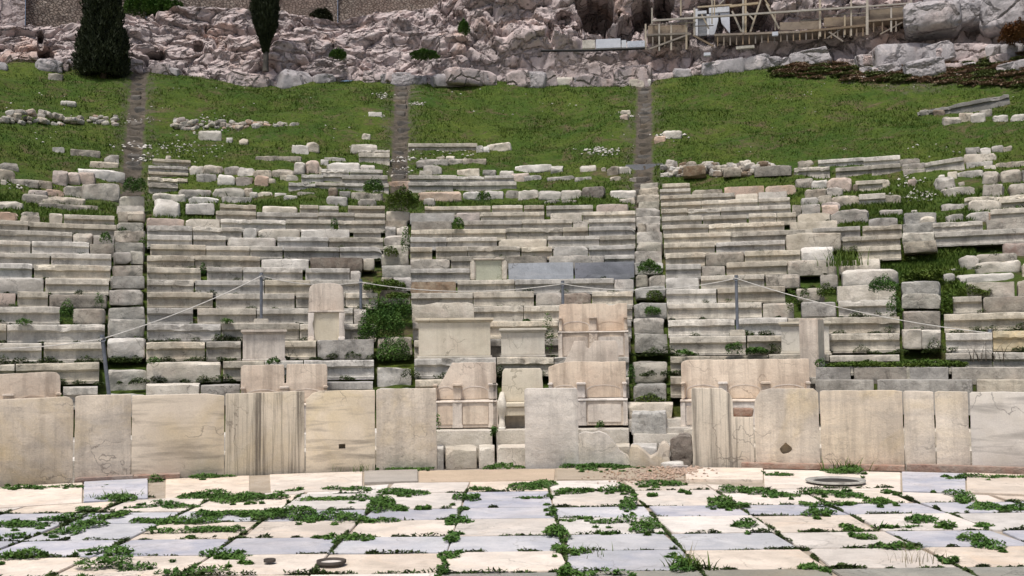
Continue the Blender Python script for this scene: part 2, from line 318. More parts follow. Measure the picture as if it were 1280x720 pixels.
def seat(w, R, h, dep, worn=.3, lipw=1., endtaper=0):
    """bench block: thick projecting lip over a hollowed face, bent to the row's curve"""
    _sd[0] += 1; s = _sd[0]
    lt = .105*h/RI; rec = .085*lipw
    lt *= _sd_r(s, .95, 1.2); tp = .055*lipw; bt = tp-.02
    prof = [(bt-.01,0),(bt-.01,.045),(bt+.004,.055),(tp,.55*h),(tp+.01,h-lt-.03),(tp,h-lt-.008),(.012,h-lt),(0,h-lt+.008),(.004,h-lt*.5),(.014,h-.014),(.03,h),(.12,h+.004),(.24,h),(.42,h-.02),(dep-.02,h-.02),(dep,h-.04),(dep,0)]
    n = max(3, int(w/.075)); m = len(prof); X = np.linspace(-w/2, w/2, n+1)
    V = np.array([(x, p[0], p[1]) for x in X for p in prof])
    c = fbm(V*np.array((2.3,0,0))+s*5.1, 4, s)*.5+fbm(V*np.array((9,9,9))+s, 3, s+3)*.5
    chip = np.clip((c-(.40-.55*worn))*3.2, 0, 1)
    e = np.abs(V[:,0])/(w/2)
    chip = np.maximum(chip, np.clip((np.abs(V[:,0])-w/2+.05)*14, 0, .12+.7*worn*worn)*(fbm(V*6+s, 2, s)>-.1))
    front = np.clip(1-V[:,1]/.16, 0, 1); up = np.clip((V[:,2]-h*.45)/(h*.55), 0, 1)
    V[:,1] += chip*front*up*(.05+.06*worn); V[:,2] -= chip*front*up*(.03+.06*worn)
    V[:,2] += (fbm(V*np.array((1.7,1,0))+s*2, 3, s+9)*.014*(.3+worn)+ (fbm(V*np.array((.9,0,0))+s, 2, s+4))*.008)*up
    V += np.stack([fbm(V*7+s, 3, s+i)*.005*(1+worn) for i in range(3)], 1)
    if endtaper: V[:,2] -= up*np.clip((V[:,0]*np.sign(endtaper)/(w/2)-1+abs(endtaper))/abs(endtaper), 0, 1)**2*h*.5
    a = V[:,0]/R; rr = R+V[:,1]; V[:,0] = rr*np.sin(a); V[:,1] = rr*np.cos(a)-R
    Fc = [[i*m+j, (i+1)*m+j, (i+1)*m+(j+1)%m, i*m+(j+1)%m] for i in range(n) for j in range(m)]
    Fc.append(list(range(m))[::1]); Fc.append([n*m+j for j in range(m)][::-1])
    return mesh(V, Fc, True, 24)
def prism(poly, y0, y1, bev=.01, jit=0, holes=None):
    """outline in x, z given a thickness"""
    bm = bmesh.new()
    pts = []
    for i, (x, z) in enumerate(poly):
        x2, z2 = poly[(i+1) % len(poly)]; L = math.hypot(x2-x, z2-z); k = max(1, int(L/.09)) if jit else 1
        for q in range(k):
            t = q/k; px, pz = x+(x2-x)*t, z+(z2-z)*t
            if jit and q: px += random.gauss(0, jit); pz += random.gauss(0, jit) if pz > .02 else 0
            pts.append((px, pz))
    vs = [bm.verts.new((x, y0, z)) for x, z in pts]; f = bm.faces.new(vs)
    r = bmesh.ops.extrude_face_region(bm, geom=[f]); bmesh.ops.translate(bm, verts=[v for v in r['geom'] if isinstance(v, bmesh.types.BMVert)], vec=(0, y1-y0, 0))
    bmesh.ops.recalc_face_normals(bm, faces=bm.faces)
    if bev:
        ed = [e for e in bm.edges if e.is_manifold and e.calc_face_angle() > .7]
        bmesh.ops.bevel(bm, geom=ed, offset=bev, segments=2, affect='EDGES', profile=.6)
    me = bpy.data.meshes.new('m'); bm.to_mesh(me); bm.free()
    me.polygons.foreach_set('use_smooth', [True]*len(me.polygons)); me.set_sharp_from_angle(angle=math.radians(40)); return me
def boxes(lst, bev=.008):
    bm = bmesh.new()
    for (x0,x1,y0,y1,z0,z1) in lst:
        r = bmesh.ops.create_cube(bm, size=1, matrix=Matrix.Translation(((x0+x1)/2,(y0+y1)/2,(z0+z1)/2))@Matrix.Diagonal((x1-x0,y1-y0,z1-z0,1)))
        if bev: bmesh.ops.bevel(bm, geom=list({e for v in r['verts'] for e in v.link_edges}), offset=bev, segments=2, affect='EDGES')
    me = bpy.data.meshes.new('m'); bm.to_mesh(me); bm.free(); me.polygons.foreach_set('use_smooth', [True]*len(me.polygons)); me.set_sharp_from_angle(angle=math.radians(35)); return me
def tube(pts, r, n=8):
    V = []; Fc = []
    for i, p in enumerate(pts):
        p = Vector(p); d = (Vector(pts[min(i+1, len(pts)-1)])-Vector(pts[max(i-1, 0)])).normalized()
        a = d.orthogonal().normalized() if abs(d.z) > .9 else d.cross(Vector((0,0,1))).normalized(); b = d.cross(a)
        rr = r[i] if isinstance(r, (list, tuple)) else r
        for j in range(n): t = 2*math.pi*j/n; V.append(p+a*math.cos(t)*rr+b*math.sin(t)*rr)
    for i in range(len(pts)-1):
        for j in range(n): Fc.append([i*n+j, i*n+(j+1)%n, (i+1)*n+(j+1)%n, (i+1)*n+j])
    Fc.append(list(range(n))[::-1]); Fc.append([(len(pts)-1)*n+j for j in range(n)])
    return mesh(V, Fc, True, 50)
def beam(a, b, wd, parent, name, mat):
    a = Vector(a); b = Vector(b); L = (b-a).length; q = (b-a).to_track_quat('Z','Y')
    me = boxes([(-wd/2, wd/2, -wd/2, wd/2, 0, L)], .006); o = link(name, me, mat, parent)
    o.location = a; o.rotation_euler = q.to_euler(); return o
ORD = ['first','second','third','fourth','fifth','sixth','seventh','eighth','ninth','tenth','eleventh','twelfth','thirteenth','fourteenth','fifteenth','sixteenth','seventeenth','eighteenth','nineteenth','twentieth','twenty first','twenty second','twenty third','twenty fourth','twenty fifth']
_T = {2:'twenty',3:'thirty',4:'forty',5:'fifty',6:'sixty',7:'seventy',8:'eighty',9:'ninety'}
def o_(i):
    if i < 20: return ORD[i]
    t, u = divmod(i+1, 10); return (_T[t][:-1]+'ieth') if u == 0 else _T[t]+' '+ORD[u-1]
def frame_at(x, R, z):
    a = az_of(x, R, z); return Vector((R*math.sin(a), R*math.cos(a), z)), -a
# ================================================================== SETTING
# level ground sheet
def ground_sheet():
    rs = [0,3,6,9,12,14,15.2,16,40,90,250,600]; n = 96; V = [(0,0,-.03)]; Fc = []
    for r in rs[1:]:
        for j in range(n): t = 2*math.pi*j/n; V.append((r*math.sin(t), r*math.cos(t), -.03))
    for j in range(n): Fc.append([0, 1+(j+1)%n, 1+j])
    for i in range(len(rs)-2):
        for j in range(n): Fc.append([1+i*n+j, 1+i*n+(j+1)%n, 1+(i+1)*n+(j+1)%n, 1+(i+1)*n+j])
    tag(link('ground', mesh(V, Fc), M['dirt']), kind='structure')
ground_sheet()
V_ = [(0,0,.035)]+[(14.45*math.sin(2*math.pi*j/128), 14.45*math.cos(2*math.pi*j/128), .035) for j in range(128)]
tag(link('ground_bed', mesh(V_, [[0, 1+(j+1)%128, 1+j] for j in range(128)]), M['dirt']), kind='structure')
STAIRS_UP = [(175,95,163,12), (503,95,498,10), (806,110,803,11)]   # upper worn stairways: x high, y high, x low
def build_hill():
    az = np.radians(np.linspace(-72, 72, 901)); Rs = np.concatenate([[16.5], np.linspace(16.6, 33, 86), np.linspace(33.15, 50, 170), np.linspace(50.5, 120, 30)])
    A, R = np.meshgrid(az, Rs, indexing='ij'); z = hill(R)
    P = np.stack([R*np.sin(A), R*np.cos(A), 0*R], -1).reshape(-1, 3)
    up = np.clip((R.ravel()-29)/5, 0, 1)
    dz = fbm(P*.18, 4, 1)*.7*up+fbm(P*.8, 4, 2)*.16*(.25+.75*up)+fbm(P*3.1, 3, 4)*.05
    far = np.clip(R.ravel()-52, 0, None)
    zz = z.ravel()+dz; zz = np.where(R.ravel() > 52, np.minimum(zz, 13.5+0*far), zz)
    zz = np.where(R.ravel() > 51, 12.0+dz, zz)
    bare = np.zeros(len(zz))
    for (xh, yh, xl, wd) in STAIRS_UP:
        ph, Rh = Vector(at_R(xh, yh, 47)), 47
        a1 = math.atan2(ph.x, ph.y); pl = at_R(xl, 200, 33); a0 = math.atan2(pl.x, pl.y)
        t = np.clip((R.ravel()-33)/14, 0, 1); ac = a0+(a1-a0)*t
        dist = np.abs(A.ravel()-ac)*R.ravel()
        msk = np.maximum(np.clip(1.6-dist/.26, 0, 1), .42*np.clip(1.5-dist/1.1, 0, 1))*(R.ravel() > 30.5)*(R.ravel() < 48)
        bare = np.maximum(bare, msk); zz -= np.clip(1-dist/.5, 0, 1)*.16*(R.ravel() > 30)
    pr = np.clip((R.ravel()-(45.5-3.5*np.clip((A.ravel()-math.radians(14))/.12, 0, 1)))/1.8, 0, 1)*np.clip((A.ravel()-math.radians(8))/.08, 0, 1)*.42
    bare = np.maximum(bare, pr)
    zz = np.where(R.ravel() < 16.55, -.1, zz)
    V = P.copy(); V[:,2] = zz
    na, nr = len(az), len(Rs); I = np.arange(na*nr).reshape(na, nr)
    Fc = np.stack([I[:-1,:-1], I[:-1,1:], I[1:,1:], I[1:,:-1]], -1).reshape(-1, 4)
    me = mesh(V, Fc); at = me.attributes.new('bare', 'FLOAT', 'POINT'); at.data.foreach_set('value', bare)
    tag(link('terrain', me, M['hill']), kind='structure')
    return az, Rs, zz.reshape(na, nr)
HZ = build_hill()
def hz1(a, R): return float(hz(np.array([a]), np.array([R]))[0])
def on_hill(x, y):
    d = ray(x, y); h = math.hypot(d.x, d.y); a = math.atan2(d.x, d.y); Rs = np.arange(15.7, 50, .04)
    z = EYE+d.z*Rs/h; g = hz(np.full(len(Rs), a), Rs); k = np.argmax(g >= z) if (g >= z).any() else len(Rs)-1
    return at_R(x, y, Rs[k]), float(Rs[k])
def hz(A, R):
    az, Rs, Z = HZ; i = np.clip(np.searchsorted(az, A)-1, 0, len(az)-2); j = np.clip(np.searchsorted(Rs, R)-1, 0, len(Rs)-2)
    u = (A-az[i])/(az[i+1]-az[i]); v = (R-Rs[j])/(Rs[j+1]-Rs[j])
    return Z[i,j]*(1-u)*(1-v)+Z[i+1,j]*u*(1-v)+Z[i,j+1]*(1-u)*v+Z[i+1,j+1]*u*v
def grass_blades():
    rs = np.random.RandomState(5)
    def scatter(n, r0, r1, a0, a1, h, mask=None, wd=.018):
        R = np.sqrt(rs.rand(n)*(r1*r1-r0*r0)+r0*r0); A = np.radians(a0+(a1-a0)*rs.rand(n))
        P = np.stack([R*np.sin(A), R*np.cos(A), 0*R], 1)
        k = fbm(P*.7, 3, 8)*.9+fbm(P*3, 2, 9)*.5 > -.25+.5*(rs.rand(n)-.5)
        if mask is not None: k &= mask(A, R)
        P, A, R = P[k], A[k], R[k]; P[:,2] = hz(A, R)-.01
        n = len(P); th = rs.rand(n)*6.28; hh = h*(.4+rs.rand(n))*(.7+.6*np.clip(fbm(P*.9, 2, 12)+.5, 0, 1)); ww = wd*(.6+rs.rand(n))
        dx = np.stack([np.cos(th), np.sin(th), 0*th], 1)*ww[:,None]; tip = P+np.stack([rs.randn(n)*hh*.4, rs.randn(n)*hh*.4, hh], 1)
        return np.stack([P-dx, P+dx, tip], 1).reshape(-1, 3)
    def nostair(A, R):
        ok = np.ones(len(A), bool)
        for (xh, yh, xl, wd) in STAIRS_UP:
            ph = at_R(xh, yh, 47); a1 = math.atan2(ph.x, ph.y); pl = at_R(xl, 200, 33); a0 = math.atan2(pl.x, pl.y)
            t = np.clip((R-33)/14, 0, 1); d = np.abs(A-(a0+(a1-a0)*t))*R; ok &= d > .38
        return ok
    V = np.concatenate([scatter(230000, 32, 48, -31, 31, .06, nostair, .018), scatter(40000, 32, 48, -31, 31, .12, lambda A, R: (fbm(np.stack([R*np.sin(A)*.9, R*np.cos(A)*.9, 0*R], 1), 4, 66) > .12) & nostair(A, R), .022), scatter(60000, 28.5, 32.5, -31, 31, .10), 
                        scatter(26000, 24, 30, 17.5, 24, .10), scatter(16000, 20, 25, 19.5, 23.5, .09)])
    Fc = np.arange(len(V)).reshape(-1, 3)
    tag(link('grass', mesh(V, Fc, False), M['grass']), 'short green winter grass covering the slope above the ruined seats', 'grass', kind='stuff')
grass_blades()
def build_cliff():
    xs = np.linspace(-260, 1540, 820)
    top = np.interp(xs, [-260,0,60,100,165,250,290,350,400,430,470,520,545,575,640,1540], [36,36,33,27,23,15,14,17,24,28,13,10,2,-40,-150,-150])
    bas = np.interp(xs, [-260,0,60,160,250,330,430,470,560,640,760,860,940,1040,1140,1280,1540], [82,82,86,88,84,80,72,74,86,84,84,90,82,66,58,48,40])
    Rb = 48.0; depth = np.interp(xs, [-260,480,560,640,1540], [4.0,4.0,3.5,2.6,2.6])
    ns = 150; V = np.zeros((len(xs), ns, 3))
    for i, x in enumerate(xs):
        pb = at_R(x, bas[i]+14, Rb); a = math.atan2(pb.x, pb.y); Rt = Rb+depth[i]; zt = at_R(x, top[i], Rt).z
        s = np.linspace(0, 1, ns-14); R = Rb+(Rt-Rb)*s**1.15; z = pb.z-.6+(zt-pb.z+.6)*s**.82
        R = np.concatenate([R, Rt+np.linspace(.15, 3.5, 14)]); z = np.concatenate([z, zt+np.linspace(0, -.3, 14)])
        V[i,:,0] = R*math.sin(a); V[i,:,1] = R*math.cos(a); V[i,:,2] = z
    W = V.reshape(-1, 3); sN = np.tile(np.linspace(0, 1, ns), len(xs))
    am = np.clip(sN*7, .25, 1)
    st = np.array((1, 1, 1.5)); Q = W*st+np.stack([fbm(W*.5, 3, 31)]*3, 1)*1.2
    d1 = fbm(Q*.38, 4, 21); rid = 1-np.abs(fbm(Q*.75, 4, 22))*2.6; rid2 = 1-np.abs(fbm(Q*2.0, 3, 25))*2.4
    w1 = worley(Q*np.array((.5,.5,.8)), 5); w2 = worley(Q*2.1, 6)
    disp = d1*.9+rid*.10+rid2*.05+fbm(Q*4.5, 3, 27)*.04+(w1[2]-.5)*.42-np.clip(.10-(w1[1]-w1[0]), 0, .1)*3.5+(w2[2]-.5)*.07-np.clip(.08-(w2[1]-w2[0]), 0, .08)*1.6
    # bedding ledges
    disp += .22*np.clip(np.sin(W[:,2]*4.2+d1*7), -.4, .8)*np.clip(fbm(W*.3,2,29)+.5, 0, 1)
    nr = W*np.array((1,1,0)); nr /= np.linalg.norm(nr, axis=1)[:,None]
    W -= nr*(disp*am)[:,None]; W[:,2] += (disp*am*.35)
    # caves and hollows, pushed into the rock
    ang = np.arctan2(W[:,0], W[:,1]); el = (W[:,2]-EYE)/np.hypot(W[:,0], W[:,1])
    for (cx, cy, rx, ry, dp) in [(744,8,20,20,3.5),(803,16,11,17,3.),(829,6,11,16,3.),(58,70,8,10,1.6),(51,55,3,14,.9),(197,70,11,5,1.2),(248,58,7,7,.6),(930,16,26,26,3.5),(890,22,16,22,2.),(783,38,9,12,1.),(705,22,10,7,.9),(572,24,9,10,.5),(688,40,3,10,.8),(960,28,12,14,1.5)]:
        p = at_R(cx, cy, 49.5); a = math.atan2(p.x, p.y); e = (p.z-EYE)/49.5
        q = np.sqrt(((ang-a)*F/rx)**2+((el-e)*F/ry)**2)*(1+.75*fbm(W*.9, 4, 41)); k = np.clip((1.12-q)/.22, 0, 1)
        W += nr*(k*dp)[:,None]
    I = np.arange(len(xs)*ns).reshape(len(xs), ns); Fc = np.stack([I[:-1,:-1], I[:-1,1:], I[1:,1:], I[1:,:-1]], -1).reshape(-1, 4)
    tag(link('cliff', mesh(W, Fc, True, 60), M['cliff']), kind='structure')
build_cliff()
def old_wall(x0, x1, R, ybot, ytop, label, mat):
    n = 60; V = []; 
    a0 = az_of(x0, R, 17); a1 = az_of(x1, R, 17); zb = at_R((x0+x1)/2, ybot, R).z-1.2; zt = at_R((x0+x1)/2, ytop, R).z
    nz = 24
    A, Zs, = np.meshgrid(np.linspace(a0, a1, n+1), np.linspace(zb, zt, nz+1), indexing='ij')
    def side(rr): return np.stack([rr*np.sin(A), rr*np.cos(A), Zs], -1).reshape(-1, 3)
    f = side(R); d = fbm(f*1.5, 4, 55)*.10; nr = f*np.array((1,1,0))/R; f = f-nr*d[:,None]; b = side(R+.8)
    V = np.concatenate([f, b]); I = np.arange((n+1)*(nz+1)).reshape(n+1, nz+1); o = len(f)
    Fc = np.stack([I[:-1,:-1], I[1:,:-1], I[1:,1:], I[:-1,1:]], -1).reshape(-1, 4)
    Fb = Fc[:, ::-1]+o; t = I[:,-1]; Ft = np.stack([t[:-1], t[1:], t[1:]+o, t[:-1]+o], -1)
    e = []
    for c, fl in ((I[0], 0), (I[-1], 1)):
        q = np.stack([c[:-1], c[1:], c[1:]+o, c[:-1]+o], -1); e.append(q)
    me = mesh(V, np.concatenate([Fc, Fb, Ft]+e).tolist(), False)
    return tag(link('masonry_wall', me, mat), label, 'wall')
old_wall(-300, 31, 53.2, 40, -120, 'brown smoother stretch of old masonry wall at the top left corner', M['cliff'])
old_wall(31.5, 182, 53.6, 40, -120, 'grey rubble masonry wall behind the large cypress', M['masonry'])
old_wall(182.5, 422, 54.0, 40, -120, 'long brownish masonry wall above the pink rocks, behind the slender cypress', M['masonry'])
old_wall(422.5, 600, 54.2, 40, -120, 'ruined reddish masonry wall end beside the cliff', M['masonry'])
# ------------------------------------------------------------------ paving of the orchestra
CB = [6.7,7.62,8.39,9.13,10.05,10.75,11.95,12.9]
tones = ['pave_o','pave','pave_b','pave','pave_b','pave','pave']
RC = 12.95
prow = ['nearest','second','third','fourth','fifth','sixth','seventh']
rp = random.Random(21); names = {'pave':'cream marble','pave_b':'bluish grey marble','pave_o':'dull grey scored'}
for ci in range(len(CB)-1):
    d0, d1 = CB[ci]+.007, CB[ci+1]-.007; cnt = 0
    for j in range(-9, 10):
        xa, xb = -.54+.93*j+.005, -.54+.93*(j+1)-.005
        if ci == 0 and xb < 1.2 and rp.random() < .5: tn = 'pave'
        else: tn = tones[ci]
        if ci in (3,5,6) and rp.random() < .05: tn = 'pave_b'
        if ci in (2,4) and rp.random() < .15: tn = 'pave'
        if ci == 2 and j == 1: tn = 'pave_b'
        if ci == 1 and j == 1: tn = 'pave_b'
        if rp.random() < .3: xa += .0
        n = 8; top = []; q0 = rp.uniform(-.02,.02); q1 = rp.uniform(-.02,.02)
        for k in range(n+1):
            x = xa+(xb-xa)*k/n; rc = RC-.62*min(1, max(0, (abs(x)-1.4)/1.6)); lim = math.sqrt(max(0, rc*rc-x*x)); top.append((x, min(d1, lim)+fbm([[x*4, ci, j]], 2, 3)[0]*.015))
        if min(t[1] for t in top) < d0+.12: 
            top = [t for t in top if t[1] > d0+.05]
            if len(top) < 3: continue
        bot = [(t[0], d0+fbm([[t[0]*4, ci-1, j+5]], 2, 3)[0]*.015) for t in top]
        a = abs((top[0][0]+top[-1][0])/2)/((d0+d1)/2)
        if a > .62: continue
        poly = bot+top[::-1]
        for ce in (0, len(bot)-1, len(bot), len(poly)-1):
            if rp.random() < .30:
                cxm = sum(t[0] for t in poly)/len(poly); cym = (d0+d1)/2; g_ = rp.uniform(.03,.12); poly[ce] = (poly[ce][0]+(cxm-poly[ce][0])*g_, poly[ce][1]+(cym-poly[ce][1])*g_*rp.uniform(.2,1.6))
        bm = bmesh.new(); vs = [bm.verts.new((x, y, 0)) for x, y in poly]; f = bm.faces.new(vs)
        r = bmesh.ops.extrude_face_region(bm, geom=[f]); bmesh.ops.translate(bm, verts=[v for v in r['geom'] if isinstance(v, bmesh.types.BMVert)], vec=(0,0,-.1))
        bmesh.ops.recalc_face_normals(bm, faces=bm.faces)
        bmesh.ops.bevel(bm, geom=[e for e in bm.edges if e.calc_face_angle(0) > .7], offset=.005, segments=2, affect='EDGES')
        cx, cy = (poly[0][0]+poly[len(bot)-1][0])/2, (d0+d1)/2
        for v in bm.verts: v.co.x -= cx; v.co.y -= cy
        me = bpy.data.meshes.new('m'); bm.to_mesh(me); bm.free()
        z = .055+rp.uniform(-.005, .005)
        o = link('paving_slab', me, M[tn], loc=(cx, cy, z)); o.rotation_euler = (rp.uniform(-.002,.002), rp.uniform(-.003,.003), 0)
        tag(o, '%s paving slab, %s from the left in the %s straight paving row' % (names[tn], o_(cnt), prow[ci]), 'paving slab', 'orchestra paving slabs'); cnt += 1
# curved border course along the barrier
bord = [(-130,-60,'pave'),(-58,105,'pave'),(107,186,'pave_b'),(208,312,'pave'),(338,452,'pave'),(454,520,'dirt2'),(522,690,'pave2'),(692,850,'dirt2'),(852,948,'pave'),(950,1118,'pave'),(1120,1198,'pave_b'),(1200,1300,'pave'),(1302,1400,'pave')]
M['dirt2'] = stone_mat('dusty brown border slab', (.44,.37,.29), (.37,.31,.24), (.2,.17,.13), lichen=.3, bump=.5, tint=(.5,.42,.36), bright=.04)
M['pave2'] = stone_mat('dusty pale border slab', (.52,.44,.36), (.45,.38,.31), (.25,.21,.17), lichen=.3, bump=.5, tint=(.55,.45,.38), bright=.04)
def sector(x0, x1, r0, r1, h, y=600):
    a0 = math.atan((x0-640)/F); a1 = math.atan((x1-640)/F); ac = (a0+a1)/2; n = max(4, int(abs(a1-a0)*r1/.15)); bm = bmesh.new()
    cx, cy = (r0+r1)/2*math.sin(ac), (r0+r1)/2*math.cos(ac)
    pts = [(r0*math.sin(a0+(a1-a0)*k/n)-cx, r0*math.cos(a0+(a1-a0)*k/n)-cy) for k in range(n+1)]+[(r1*math.sin(a1-(a1-a0)*k/n)-cx, r1*math.cos(a1-(a1-a0)*k/n)-cy) for k in range(n+1)]
    vs = [bm.verts.new((x+random.gauss(0,.004), y, 0)) for x, y in pts]; f = bm.faces.new(vs)
    r = bmesh.ops.extrude_face_region(bm, geom=[f]); bmesh.ops.translate(bm, verts=[v for v in r['geom'] if isinstance(v, bmesh.types.BMVert)], vec=(0,0,-h))
    bmesh.ops.recalc_face_normals(bm, faces=bm.faces)
    bmesh.ops.bevel(bm, geom=[e for e in bm.edges if e.calc_face_angle(0) > .7], offset=.005, segments=2, affect='EDGES')
    me = bpy.data.meshes.new('m'); bm.to_mesh(me); bm.free(); return me, (cx, cy)
for i, (x0, x1, tn) in enumerate(bord):
    me, c = sector(x0, x1, 13.0 if 440 < x0 < 860 else 12.37, 14.28 if x0 > 300 else 14.34, .12); o = link('border_slab', me, M[tn], loc=(*c, .06+.01*((i*7)%3-1)))
    col = {'pave':'cream','pave_b':'grey','dirt2':'dusty brown','pave2':'dusty pale'}[tn]
    tag(o, '%s curved border slab before the barrier, %s from the left' % (col, o_(i)), 'paving slab', 'border slabs along the barrier')
me, c = sector(313, 336, 12.6, 14.2, .1); tag(link('border_slab', me, M['pave_o'], loc=(*c, -.0)), 'narrow sunken grey slab in the border course, left of centre', 'paving slab')
# manhole and rings
M['pit'] = stone_mat('dark basin stone', (.05,.045,.04), (.03,.028,.025), (.02,.02,.02), lichen=.6, bump=1.)
def disc_thing(x, y, rad, label, name, inner):
    p = at_z(x, y, .06); t = thing(name, label, 'drain cover', (p.x, p.y, .074))
    n = 40; V = []; Fc = []
    pr = [(rad,0),(rad,.02),(rad*.9,.022),(rad*.8,.008),(rad*.75,-.0)]
    for r, z in pr:
        for j in range(n): q = 2*math.pi*j/n; V.append((r*math.cos(q)*(1+.02*math.sin(5*q)), r*math.sin(q), z))
    for i in range(len(pr)-1):
        for j in range(n): Fc.append([i*n+j, i*n+(j+1)%n, (i+1)*n+(j+1)%n, (i+1)*n+j])
    link('rim', mesh(V, Fc), M['iron'] if inner != 'pit' else M['step'], t)
    V = [(rad*.76*math.cos(2*math.pi*j/n), rad*.76*math.sin(2*math.pi*j/n), .004) for j in range(n)]; link('disc', mesh(V, [list(range(n))], False), M[inner], t)
disc_thing(1045, 603, .34, 'round dark worn stone basin set in the border slabs at right', 'stone_basin', 'pit')
disc_thing(414, 706, .11, 'small round rusty ring in a cream slab at lower left', 'iron_ring', 'pave')
disc_thing(337, 704.5, .045, 'tiny dark round fixing in a cream slab at lower left', 'iron_stud', 'iron')
# ------------------------------------------------------------------ barrier of upright slabs
# outline points are (fraction of width, fraction of height)
PAN = [(-118,-14,499,613,'panel_s',None,'beyond the left edge'),(-12,92,497,611,'panel',[(0,0),(1,0),(1,.90),(.985,.965),(.95,.99),(.9,1),(0,.98)],'wide cream slab with a dark blotch, leftmost in the barrier'),
(93.5,164,494,604,'panel',[(0,0),(1,0),(1,1),(.1,1),(0,.985)],'narrow yellowish slab, second in the barrier from the left'),
(165,281,493,598,'panel_h',[(0,0),(1,0),(1,.97),(.8,1),(0,.995)],'wide warm slab with level veins, third in the barrier from the left'),
(282,381,490,594,'panel_s',[(0,0),(.96,0),(1,.06),(1,1),(0,.985)],'slab with dark vertical streaks, fourth in the barrier from the left'),
(382.5,469,488.5,590,'panel_d',[(0,0),(1,0),(1,1),(.2,1),(.1,.975),(0,.9)],'slab with slanting veins and a square hole'),
(470.5,546,486,587,'panel',[(0,0),(1,0),(.995,1),(.03,1),(0,.985)],'grey streaked slab left of the gap in the barrier'),
(656,723,485.5,586,'panel',[(0,0),(1,0),(1,.96),(.97,1),(.03,1),(0,.98)],'slab standing alone in front of the thrones'),
(865,942,485,585,'panel_s',[(0,0),(1,0),(1,.64),(.68,.645),(.67,.86),(.62,.93),(.50,.995),(.02,1),(0,.98)],'streaked slab with its upper right corner cut away'),
(943.5,1024,486,585,'panel',[(0,0),(1,0),(1,.95),(.93,1),(.25,1),(.1,.97),(.02,.88),(0,.8)],'round shouldered slab with an irregular hole'),
(1025.5,1129,488,588,'panel',[(0,0),(1,0),(1,.985),(.9,1),(.03,.995),(0,.98)],'wide dull slab right of the slab with an irregular hole'),
(1130.5,1168.5,489,589,'panel',[(0,0),(1,0),(1,.985),(.9,.995),(.05,1),(0,.98)],'very narrow slab, third in the barrier from the right'),
(1170,1211.5,489,592,'panel',[(0,0),(1,0),(1,.99),(.1,.995),(0,.98)],'narrow slab with a shaded left edge, second in the barrier from the right'),
(1213,1318,490,597,'panel_h',[(0,0),(1,0),(1,1),(.03,.995),(0,.98)],'yellow banded slab, rightmost in the barrier')]
def panel(x0, x1, yt, yb, mt, out, lab, i):
    xm = (x0+x1)/2; zt = at_R(xm, yt, RB).z; zb = .02
    p, rz = frame_at(xm, RB, .5); w_ = abs(az_of(x1, RB, .6)-az_of(x0, RB, .6))*RB-.001; h = zt-zb
    out = out or [(0,0),(1,0),(1,1),(0,1)]
    poly = [((u-.5)*w_, v*h) for u, v in out]
    me = prism(poly, 0, .15, .007, .0014)
    o = link('barrier_slab', me, M[mt], loc=(p.x, p.y, zb), rz=rz)
    return o, w_, h
def cut_hole(o, x, z, sx, sz, pts=None):
    bm = bmesh.new(); n = 12 if pts else 4
    P = [(x+sx*math.cos(2*math.pi*k/n+math.pi/4*(n==4))*(1 if n == 4 else random.uniform(.7,1.2)), z+sz*math.sin(2*math.pi*k/n+math.pi/4*(n==4))*(1 if n == 4 else random.uniform(.7,1.2))) for k in range(n)]
    vs = [bm.verts.new((a, -.1, b)) for a, b in P]; f = bm.faces.new(vs); r = bmesh.ops.extrude_face_region(bm, geom=[f])
    bmesh.ops.translate(bm, verts=[v for v in r['geom'] if isinstance(v, bmesh.types.BMVert)], vec=(0,.243,0)); bmesh.ops.recalc_face_normals(bm, faces=bm.faces)
    me = bpy.data.meshes.new('c'); bm.to_mesh(me); bm.free(); c = bpy.data.objects.new('c', me); C.objects.link(c); c.matrix_world = o.matrix_basis
    md = o.modifiers.new('b', 'BOOLEAN'); md.object = c; md.operation = 'DIFFERENCE'; md.solver = 'EXACT'
    bpy.context.view_layer.update()
    ev = o.evaluated_get(bpy.context.evaluated_depsgraph_get()); new = bpy.data.meshes.new_from_object(ev)
    o.modifiers.clear(); o.data = new; bpy.data.objects.remove(c)
for i, (x0, x1, yt, yb, mt, out, lab) in enumerate(PAN):
    if i == 0: continue
    o, w_, h = panel(x0, x1, yt, yb, mt, out, lab, i); tag(o, ('marble '+lab) if not lab.startswith('slab') else 'marble '+lab, 'barrier slab', 'upright marble slabs of the orchestra barrier')
    if i == 5: cut_hole(o, .02, .36, .062, .045)
    if i == 9: cut_hole(o, -.02, .28, .07, .075, True)
# broken stub and lump in the gap
p, rz = frame_at(757, RB, .3)
tag(link('broken_slab', prism([(-.365,0),(.37,0),(.37,.1),(.30,.20),(.2,.26),(.12,.38),(.02,.49),(-.08,.53),(-.365,.5)], 0, .16, .012, .007), M['panel'], loc=(p.x, p.y, 0), rz=rz), 'broken slab stump sloping down to the right in the barrier gap', 'broken slab')
p, rz = frame_at(813, RB-.05, .3)
tag(link('broken_block', prism([(-.28,0),(.27,0),(.27,.33),(.20,.39),(.14,.36),(.09,.23),(0,.18),(-.08,.26),(-.17,.33),(-.27,.34)], -.05, .3, .03, .012), M['panel'], loc=(p.x, p.y, 0), rz=rz), 'low broken block with a scooped top beside the slab stump', 'broken block')
def small_stone(x, yb, R, w_, d, h, mat, label, cat='stone', name='loose_stone', z=None, n=4, rough=.03, rz=0, group=None):
    if z is None: z = at_R(x, yb, R).z
    p, a = frame_at(x, R, z); me = lump(w_, d, h, n, rough, .05); o = link(name, me, M[mat], loc=p, rz=a+rz); return tag(o, label, cat, group)
small_stone(852, 575, 14.85, .3, .35, .46, 'brown', 'dark brown jagged stone in shade against the streaked barrier slab', z=0, n=7, rough=.06)
